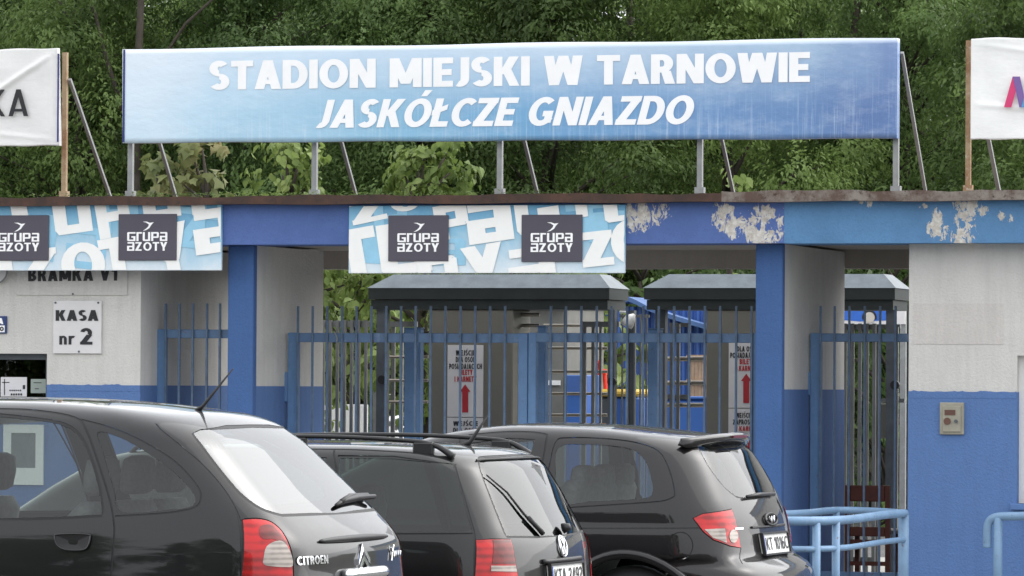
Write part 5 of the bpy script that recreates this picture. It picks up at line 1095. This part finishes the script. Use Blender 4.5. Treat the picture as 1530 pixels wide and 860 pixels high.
for ln in (((-.035, .925), (-.012, .845), (.0, .885), (.012, .845), (.035, .925)), ((-.016, .935), (0, .898), (.016, .935))): MB().tube([c2.rearpt(y, z, .008) for y, z in ln], .0045, 6).build('badge_letters', M['chrome'], r2c)
MB().tube([c2.rearpt(y, .812, .006) for y in np.linspace(-.30, .30, 14)], .014, 8).build('plate_hood', M['black'], r2c, True)
c2.plate(0, .675, .79, .52, 'KTA 2492')
a0 = c2.w((-.58, .0, c2.T(-.58))); MB().tube([a0 + (-.04, 0, -.01), a0 + (0, 0, .018), a0 + (.10, 0, .16)], [.028, .013, .004], 8).build('aerial', M['black'], r2c, True)

# ---------------------------------------------------------------- car 3: tall crossover estate with tail spoiler
r3 = thing('parked_car', 'dark charcoal car with tail spoiler and white number plate parked nearest the gate', 'car', (2.1, -8.35, 0), 'cars parked in front of the entrance')
c3 = Car(r3, 4.34, -8.35, 4.45,
         [(-4.6, .70), (-4.3, .82), (-3.6, .96), (-3.2, 1.03), (-2.85, 1.18), (-2.5, 1.345), (-2.25, 1.437), (-2.0, 1.492), (-1.6, 1.526), (-1.2, 1.518), (-.8, 1.485), (-.55, 1.455), (-.35, 1.425), (0, 1.36), (.3, 1.30)],
         [(0, -.12), (.2, -.08), (.4, -.015), (.55, -.0), (.64, -.02), (.69, -.07), (.73, -.145), (.85, -.17), (.94, -.185), (1.03, -.215), (1.10, -.25), (1.20, -.305), (1.32, -.375), (1.43, -.45), (1.6, -.60), (2.0, -.95)],
         [(0, -4.3), (.3, -4.44), (.6, -4.44), (.75, -4.37), (1.0, -4.0), (1.2, -3.3), (1.6, -2.7), (2, -2.1)],
         [(0, .80), (.3, .84), (.5, .872), (.75, .878), (.88, .872), (.92, .858), (1.0, .85), (1.1, .825), (1.25, .77), (1.38, .71), (1.5, .65), (2, .4)],
         [(-4.8, .80), (-4.3, .88), (-3.6, .98), (-2.5, 1.0), (-1.1, 1.0), (-.6, .975), (-.3, .95), (.2, .90)], crown=.06, bow=.19, kc=.26, kt=.10)
c3.headz = 1.27
K = c3.px
w3 = spline2([(834, 668), (880, 664), (925, 667), (950, 674), (966, 692), (974, 720), (975, 735), (968, 743), (940, 746), (880, 749), (828, 752), (830, 710)], True, 4)
wo3 = spline2([(820, 700), (830, 660), (850, 654), (900, 655), (950, 661), (984, 674), (1000, 702), (1008, 736), (1003, 744), (985, 749), (930, 753), (852, 758)], False, 4)
dw3 = [(700, 662), (760, 654), (799, 656), (790, 690), (776, 752), (690, 756)]
fw3 = [(560, 720), (620, 680), (660, 664), (680, 662), (672, 756), (545, 760)]
rw3 = c3.yz([(0, 1.405), (-.36, 1.402)]) + K(spline2([(1040, 661), (1048, 676), (1062, 700), (1082, 726), (1100, 741)], False, 4)) + c3.yz([(-.30, 1.085), (0, 1.08)])
l3 = K([(1036, 774), (1050, 768), (1093, 761), (1100, 785), (1106, 818), (1090, 815), (1066, 806), (1052, 795)])
reg = [dict(name='window', poly=K(dw3), mat=M['side_glass'], off=-.003), dict(name='window', key='wf', poly=K(fw3), mat=M['side_glass'], off=-.003), dict(name='quarter_window', poly=K(w3), mat=M['side_glass'], off=-.003),
       dict(name='window_surround', poly=S(K(wo3), .008), mat=M['rubber'], off=-.004), dict(name='door_seam', poly=S(K(spline2([(700, 650), (760, 645), (812, 648), (816, 660), (806, 715), (798, 760), (790, 800), (780, 860), (770, 910)], False, 3)), .012), mat=M['rubber'], off=-.002), dict(name='door_seam', key='ds2', poly=S(K([(690, 650), (684, 760), (684, 900)]), .010), mat=M['rubber'], off=-.002),
       dict(name='body_crease', poly=S(K([(700, 788), (800, 789), (900, 789.5), (1046, 789)]), .009), mat=M['rubber'], off=-.002),
       dict(name='rear_window_seal', poly=grow(rw3, .010), mat=M['rubber'], off=-.002, join=True), dict(name='rear_window', poly=rw3, mat=M['rear_glass2'], off=-.003, parent='rear_window_seal', join=True),
       dict(name='tailgate_seam', poly=S(K([(1094, 762), (1100, 785), (1107, 820), (1109, 842)]), .008), mat=M['rubber'], off=-.002),
       dict(name='tail_light_seal', poly=grow(l3, .006), mat=M['rubber'], off=-.004), dict(name='tail_light', poly=l3, mat=M['lens_red'], off=.004, parent='tail_light_seal'),
       dict(name='reversing_lens', poly=K([(1052, 791), (1082, 789), (1085, 811), (1064, 803)]), mat=M['lens_clear'], off=.007, parent='tail_light_seal'),
       dict(name='round_lens', poly=K([(1095 + 6.5 * math.cos(a), 801 + 10 * math.sin(a)) for a in np.linspace(0, 2 * math.pi, 14, endpoint=False)]), mat=M['lens_clear'], off=.007, parent='tail_light_seal')]
fc = [(1017 + 18 * math.cos(a), 815 + 20 * math.sin(a)) for a in np.linspace(.3, 2 * math.pi + .3, 33)]
reg.append(dict(name='fuel_flap', poly=S(K(fc), .005), mat=M['rubber'], off=-.004))
c3.skin(reg, M['paint_charcoal'], [(-.82, .34), (-3.5, .34)], roof_regions=[dict(name='windscreen', poly=[(-2.98, -.55), (-2.3, -.50), (-2.25, 0), (-2.3, .50), (-2.98, .55), (-3.08, 0)], mat=M['dark_glass'], off=-.001)])
for xw in (-.82, -3.5): c3.wheel(xw, .34)
c3.interior([(-2.1, (-.36, .36)), (-1.45, (-.38, .0, .38))])
for sy in (-1, 1):   # flared wheel-arch lip
    pts = [c3.surf(np.array([-.82 - c3.XA + (.415) * math.cos(a)]), np.array([.335 + .415 * math.sin(a)]))[0] for a in np.linspace(.0, math.pi, 26)]
    MB().tube([c3.w(p * np.array([1, -1 if sy > 0 else 1, 1]) + np.array([0, sy * .004, 0])) for p in pts], .030, 10).build('wheel_arch', M['paint_charcoal'], r3, True)
# spoiler
n = 22; vs = []; fs = []
for i in range(n + 1):
    y = -.62 + 1.24 * i / n; e = (abs(y) / .62) ** 3; xr = -.50 - .06 * e; xt = -.385 - .12 * e - .10 * y * y; zt = c3.T(-.5) - .06 * y * y + .004
    vs += [c3.w(p) for p in ((xr, y, zt + .012), (xt - .02, y, zt + .022 - .012 * e), (xt, y, zt + .006 - .01 * e), (xt - .005, y, zt - .012 - .01 * e), (xr + .04, y, zt - .045), (xr - .02, y, zt - .03))]
for i in range(n): fs += [(6 * i + j, 6 * i + (j + 1) % 6, 6 * i + 6 + (j + 1) % 6, 6 * i + 6 + j) for j in range(6)]
fs += [tuple(range(6)), tuple(6 * n + j for j in range(5, -1, -1))]; sp_ = MB().add(vs, fs).build('spoiler', M['paint_charcoal'], r3, True)
a_, b_ = c3.w((-.392, -.14, c3.T(-.5) - .006)), c3.w((-.378, .14, c3.T(-.5) + .008)); bx('brake_lamp', M['lens_dark'], sp_, a_[0], b_[0], a_[1], b_[1], a_[2], b_[2])
c3.plate(0, .745, .86, .52, 'KT 1016C')
ov = [(.12 * math.cos(a), .945 + .034 * math.sin(a)) for a in np.linspace(0, 2 * math.pi, 25)]; MB().tube([c3.rearpt(y, z, .01) for y, z in ov], .008, 8, False).build('oval_badge', M['black'], r3, True)
MB().tube([c3.rearpt(y, z, .014) for y, z in ((-.06, .962), (-.025, .93), (0, .958), (.025, .93), (.06, .962))], .007, 6).build('badge_wings', M['chrome'], r3)
c3.badge('I', -.56, -.46, .897, .908, M['chrome'], .6, .1, 'badge_strip')
wv = MB().tube([c3.on(x, y, .02) for x, y in ((1112, 744), (1130, 741), (1152, 740))], [.01, .014, .012], 8); wv.build('rear_wiper', M['black'], r3, True)
MB().tube([c3.rearpt(y, .905, .004) for y in np.linspace(-.34, .34, 14)], .008, 6).build('tailgate_grip', M['black'], r3)
# ================================================================== trees, saplings and the wood on the slope
def leaf_mat(name, dark, mid, lite, scale=0.45, trans=0.42):
    t = NT(name); n = t.noise(scale, 3, 0.55); n2 = t.noise(3.0, 4, 0.6)
    oi = t.n('ShaderNodeObjectInfo')
    v = t.math('ADD', t.math('ADD', t.math('MULTIPLY', n, 0.55), t.math('MULTIPLY', n2, 0.45)), t.math('MULTIPLY', t.math('SUBTRACT', oi.outputs['Random'], 0.5), 0.2))
    c = t.ramp(v, [(0.38, dark), (0.5, mid), (0.62, lite)])
    t.set(Base_Color=c, Roughness=0.55, Specular_IOR_Level=0.35)
    tr = t.n('ShaderNodeBsdfTranslucent'); t.l(c, tr.inputs[0]); mx = t.n('ShaderNodeMixShader'); mx.inputs[0].default_value = trans
    t.l(t.b.outputs[0], mx.inputs[1]); t.l(tr.outputs[0], mx.inputs[2]); t.l(mx.outputs[0], t.out.inputs[0]); return t.m
M['leaf_wood'] = leaf_mat('leaf_wood', (0.052, 0.086, 0.022, 1), (0.108, 0.172, 0.045, 1), (0.20, 0.290, 0.080, 1))
M['leaf_wood2'] = leaf_mat('leaf_wood2', (0.055, 0.096, 0.028, 1), (0.11, 0.182, 0.052, 1), (0.19, 0.285, 0.09, 1))
M['leaf_near'] = leaf_mat('leaf_near', (0.10, 0.15, 0.035, 1), (0.19, 0.26, 0.07, 1), (0.31, 0.38, 0.13, 1), 1.4)
M['leaf_maple'] = leaf_mat('leaf_maple', (0.12, 0.15, 0.05, 1), (0.21, 0.23, 0.09, 1), (0.34, 0.30, 0.15, 1), 2.2)
M['bark'] = simple('bark', (0.055, 0.045, 0.035), .95, 0, .35, 6, .5, 20)
def leaf_cloud(name, centres, normals, size, rng, mat, parent, droop=.3, shape='oval', spread=1.0, along=None):
    """one leaf-shaped face pair per point"""
    n = len(centres); d = normals + rng.normal(0, .42 * spread, (n, 3)); d[:, 2] += .35; d /= np.linalg.norm(d, axis=1, keepdims=True)
    ax = rng.normal(0, 1, (n, 3)); ax[:, 2] -= droop * 2; ax = ax if along is None else ax * .7 + along * 1.6; ax -= d * (ax * d).sum(1, keepdims=True); ax /= np.linalg.norm(ax, axis=1, keepdims=True) + 1e-9
    sd = np.cross(d, ax); sz = size * rng.uniform(.6, 1.25, (n, 1))
    if shape == 'maple': prof = [(0, 0), (.42, .12), (.60, .55), (.28, .58), (0, 1.0), (-.28, .58), (-.60, .55), (-.42, .12)]
    elif shape == 'oval': prof = [(0, 0), (.21, .42), (0, 1.0), (-.21, .42)]
    else: prof = [(0, 0), (.26, .22), (.30, .52), (0, 1.0), (-.30, .52), (-.26, .22)]
    k = len(prof); V = np.zeros((n, k, 3))
    for j, (a, b) in enumerate(prof): V[:, j] = centres + sz * (a * sd + (b - .4) * ax + d * (abs(a) * .35 - .25 * (b - .4) ** 2))
    me = bpy.data.meshes.new(name); me.vertices.add(n * k); me.vertices.foreach_set('co', V.reshape(-1).astype(np.float32))
    me.loops.add(n * k); me.loops.foreach_set('vertex_index', np.arange(n * k, dtype=np.int32)); me.polygons.add(n); me.polygons.foreach_set('loop_start', np.arange(0, n * k, k, dtype=np.int32)); me.polygons.foreach_set('loop_total', np.full(n, k, np.int32))
    me.update(calc_edges=True); me.validate(); return link(name, me, mat, parent)
def make_tree(root, H, R, seed, nl, per, leaf, mat, base=.12, shape='oval', lump=.75, droop=.3):
    rng = np.random.default_rng(seed); m = MB(); tips = []
    lean = rng.normal(0, .03, 2); trunk = [np.array([lean[0] * z * (z / H), lean[1] * z * (z / H), z]) for z in np.linspace(0, H * .85, 9)]
    m.tube(trunk, list(np.linspace(.035 * H ** .85, .02, 9)), 9)
    for i in range(nl):
        z = H * (base + (1 - base) * (i + rng.uniform(.0, 1)) / nl); u = (z / H - base) / (1 - base); prof = math.sin(math.pi * min(.97, (.16 + .80 * u))) ** .65
        a = i * 2.4 + rng.uniform(-.5, .5); r = R * prof * rng.uniform(.25, 1.0); p = np.array([r * math.cos(a), r * math.sin(a), z])
        q = np.array([np.interp(max(0.3, z - r * .55), [t_[2] for t_ in trunk], [t_[k] for t_ in trunk]) for k in range(3)])
        mid = (q + p) / 2 + (0, 0, .12 * r); m.tube([q, mid, p], [.012 * H * .5 + .012, .02, .008], 6); tips.append(p)
    o_ = np.array(root.location); m.v = [tuple(np.array(v) + o_) for v in m.v]; m.build('trunk', M['bark'], root, True)
    C = []; Nn = []; AL = []
    for p in tips:
        k = int(per * rng.uniform(.6, 1.3)); rr = lump * rng.uniform(.7, 1.25); tw = rng.normal(0, 1, (max(6, k // 22), 3)); tw /= np.linalg.norm(tw, axis=1, keepdims=True); tw *= rr * rng.uniform(.45, 1.0, (len(tw), 1)); tw[:, 2] *= .62
        td = tw / (np.linalg.norm(tw, axis=1, keepdims=True) + 1e-6) + rng.normal(0, .35, tw.shape); td[:, 2] -= .45; td /= np.linalg.norm(td, axis=1, keepdims=True)
        idx = rng.integers(0, len(tw), k); c = tw[idx] + td[idx] * rng.uniform(-.35, .45, (k, 1)) * rr * .8 + rng.normal(0, .05 * rr + .02, (k, 3)); AL.append(td[idx]); C.append(p + c); Nn.append(c / (np.linalg.norm(c, axis=1, keepdims=True) + 1e-6))
    C = np.concatenate(C); Nn = np.concatenate(Nn); C[:, 2] = np.maximum(C[:, 2], .05)
    leaf_cloud('crown', C, Nn, leaf, rng, mat, root, droop, shape, 1.0, np.concatenate(AL))
def copy_tree(root, loc, rz, sc, label=None):
    r = root.copy(); COL.objects.link(r); r.location = loc; r.rotation_euler = (0, 0, rz); r.scale = (sc, sc, sc * random.uniform(.95, 1.05))
    if label: r['label'] = label
    for ch in root.children: c = ch.copy(); COL.objects.link(c); c.parent = r
    return r
def ground_at(x, y): return max(0.0, float(hillz(np.array(x), np.array(y)))) if y > 26 else 0.0
WL = 'leafy broadleaf tree in the dense wood rising behind the banners'; WG = 'trees of the wood behind the stadium'
protos = []
for i, (H, R, mat) in enumerate(((8.2, 2.3, 'leaf_wood'), (8.6, 2.0, 'leaf_wood2'), (7.8, 2.5, 'leaf_wood'), (8.8, 2.2, 'leaf_wood2'))):
    t = thing('broadleaf_tree', WL, 'tree', (0, 0, 0), WG); make_tree(t, H, R, 20 + i, 52, 1650, .085, M[mat], .10, 'oval', .80); protos.append(t)
spots = []
for row, (Y, x0, x1, n) in enumerate(((25.5, -18.5, 1.5, 9), (30.5, -21, 1, 10), (36.5, -24, 0, 10), (43, -27, -1.5, 10))):
    for k in range(n): spots.append((x0 + (x1 - x0) * (k + .5) / n + random.uniform(-.6, .6), Y + random.uniform(-1.4, 1.4)))
for i, (x, y) in enumerate(spots):
    z = ground_at(x, y) - .1; k = (i * 7 + i // 3) % 4; sc = random.uniform(.88, 1.08)
    if i < 4: protos[i].location = (x, y, z); protos[i].rotation_euler.z = random.uniform(0, 6.28)
    else: copy_tree(protos[k], (x, y, z), random.uniform(0, 6.28), sc)
for k in range(9):     # added behind the camera, unseen, to darken the reflections in the car bodies
    copy_tree(protos[k % 4], (-27 + 4.0 * k + random.uniform(-.8, .8), -52 + random.uniform(-2, 2), 0), random.uniform(0, 6.28), random.uniform(1.2, 1.4), 'leafy tree added unseen behind the camera to be mirrored in the cars')['group'] = 'trees added behind the camera'
# bare trunks standing out of the foliage
for (px, lab, yy, lean) in ((205, 'tall bare brown trunk rising above the left end of the name banner', 23.0, .1), (1262, 'forked dark trunk in the wood above the right end of the name banner', 26.0, .5), (950, 'slim dark trunk in the wood above the word TARNOWIE', 27.0, -.3)):
    t = thing('bare_tree', lab, 'tree', (X_(px, yy, 60) - lean * .5, yy, 0)); b = np.array(t.location); m = MB()
    m.tube([b, b + (lean * .4, 0, 3), b + (lean * .5, 0, 5.5), b + (lean * 1.2, .1, 8.6)], [.09, .075, .06, .03], 9)
    m.tube([b + (lean * .45, 0, 4.9), b + (lean * .45 - .5, .1, 6.2), b + (lean * .4 - 1.0, .2, 8.0)], [.04, .03, .012], 7); m.tube([b + (lean * .5, 0, 5.6), b + (lean * .5 + .7, .0, 6.6), b + (lean * .5 + 1.6, .1, 7.4)], [.03, .022, .01], 7)
    m.build('trunk', M['bark'], t, True)
    rng = np.random.default_rng(px); c = b + np.array([lean, 0, 8.2]) + rng.normal(0, .5, (900, 3)); leaf_cloud('crown', c - b, (c - c.mean(0)), .14, rng, M['leaf_wood'], t)
# saplings with large leaves just behind the roof and in the yard
def sapling(name, lab, px, Y, ztop, R, seed, mat, shape, leaf, nl, per, lump):
    x = X_(px, Y, 260); t = thing(name, lab, 'sapling', (x, Y, 0)); make_tree(t, ztop, R, seed, nl, per, leaf, M[mat], .35, shape, lump, .9); return t
sapling('maple_sapling', 'olive and reddish leaved maple sapling behind the roof below the banner left end', 300, 4.9, Z_(222, 5, 300), .34, 3, 'leaf_maple', 'maple', .12, 24, 44, .22)
sapling('maple_sapling', 'short maple sapling with a pink shoot beside the leftmost banner post', 238, 4.9, Z_(248, 5, 238), .26, 13, 'leaf_maple', 'maple', .11, 16, 40, .20)
sapling('leafy_sapling', 'bright green large leaved sapling at the second banner post', 440, 5.6, Z_(216, 5.6, 440), .52, 4, 'leaf_near', 'wide', .10, 34, 80, .27)
sapling('leafy_sapling', 'bright green large leaved sapling under the middle of the name banner', 640, 5.6, Z_(218, 5.6, 640), .62, 5, 'leaf_near', 'wide', .10, 38, 80, .29)
sapling('leafy_sapling', 'green sapling seen through the passage left of the first turnstile', 520, 8.6, 3.2, .75, 6, 'leaf_near', 'wide', .16, 34, 46, .30)
sapling('leafy_sapling', 'green sapling behind the left turnstile bay', 600, 9.4, 3.1, .7, 8, 'leaf_near', 'wide', .16, 30, 46, .30)
sapling('leafy_sapling', 'green sapling behind the open turnstile bars beside the kiosk', 870, 11.6, 3.0, .65, 9, 'leaf_near', 'wide', .16, 30, 46, .30)
sapling('leafy_sapling', 'small leafy shoot at the foot of the fourth banner post', 1104, 5.2, Z_(262, 5.2, 1104), .16, 10, 'leaf_near', 'wide', .10, 8, 26, .12)
def bush(lab, px, Y, H, R, seed):
    t = thing('yard_bush', lab, 'bush', (X_(px, Y, 400), Y, 0)); make_tree(t, H, R, seed, 30, 200, .13, M['leaf_wood2'], .08, 'oval', .5)
bush('dense green bush behind the blue shed roof', 960, 19.5, 3.6, 1.8, 31); bush('dense green bush behind the second shelter roof', 1130, 19.5, 3.6, 2.0, 32); bush('dense green bush at the far side of the right passage', 1330, 19.0, 3.6, 1.8, 33)
bush('dense green bush behind the passage saplings', 560, 19.0, 3.7, 2.0, 34); bush('dense green bush behind the first shelter roof', 760, 19.5, 3.5, 1.9, 35)
# weeds and moss on the roof edge
rng = np.random.default_rng(77); n = 700; xs = X_(420, 0) + np.abs(rng.normal(0, 1.4, n)) * rng.choice([-1, 1], n) * 1.2; c = np.column_stack([xs, rng.uniform(-.28, .2, n), np.full(n, ZROOF + .0) + rng.uniform(.0, .03, n)])
mo = leaf_cloud('roof_moss', c, np.tile([0, 0, 1.0], (n, 1)), .035, rng, M['leaf_wood'], None, -.8); mo['kind'] = 'stuff'; mo['label'] = 'moss and small weeds on the roof edge'
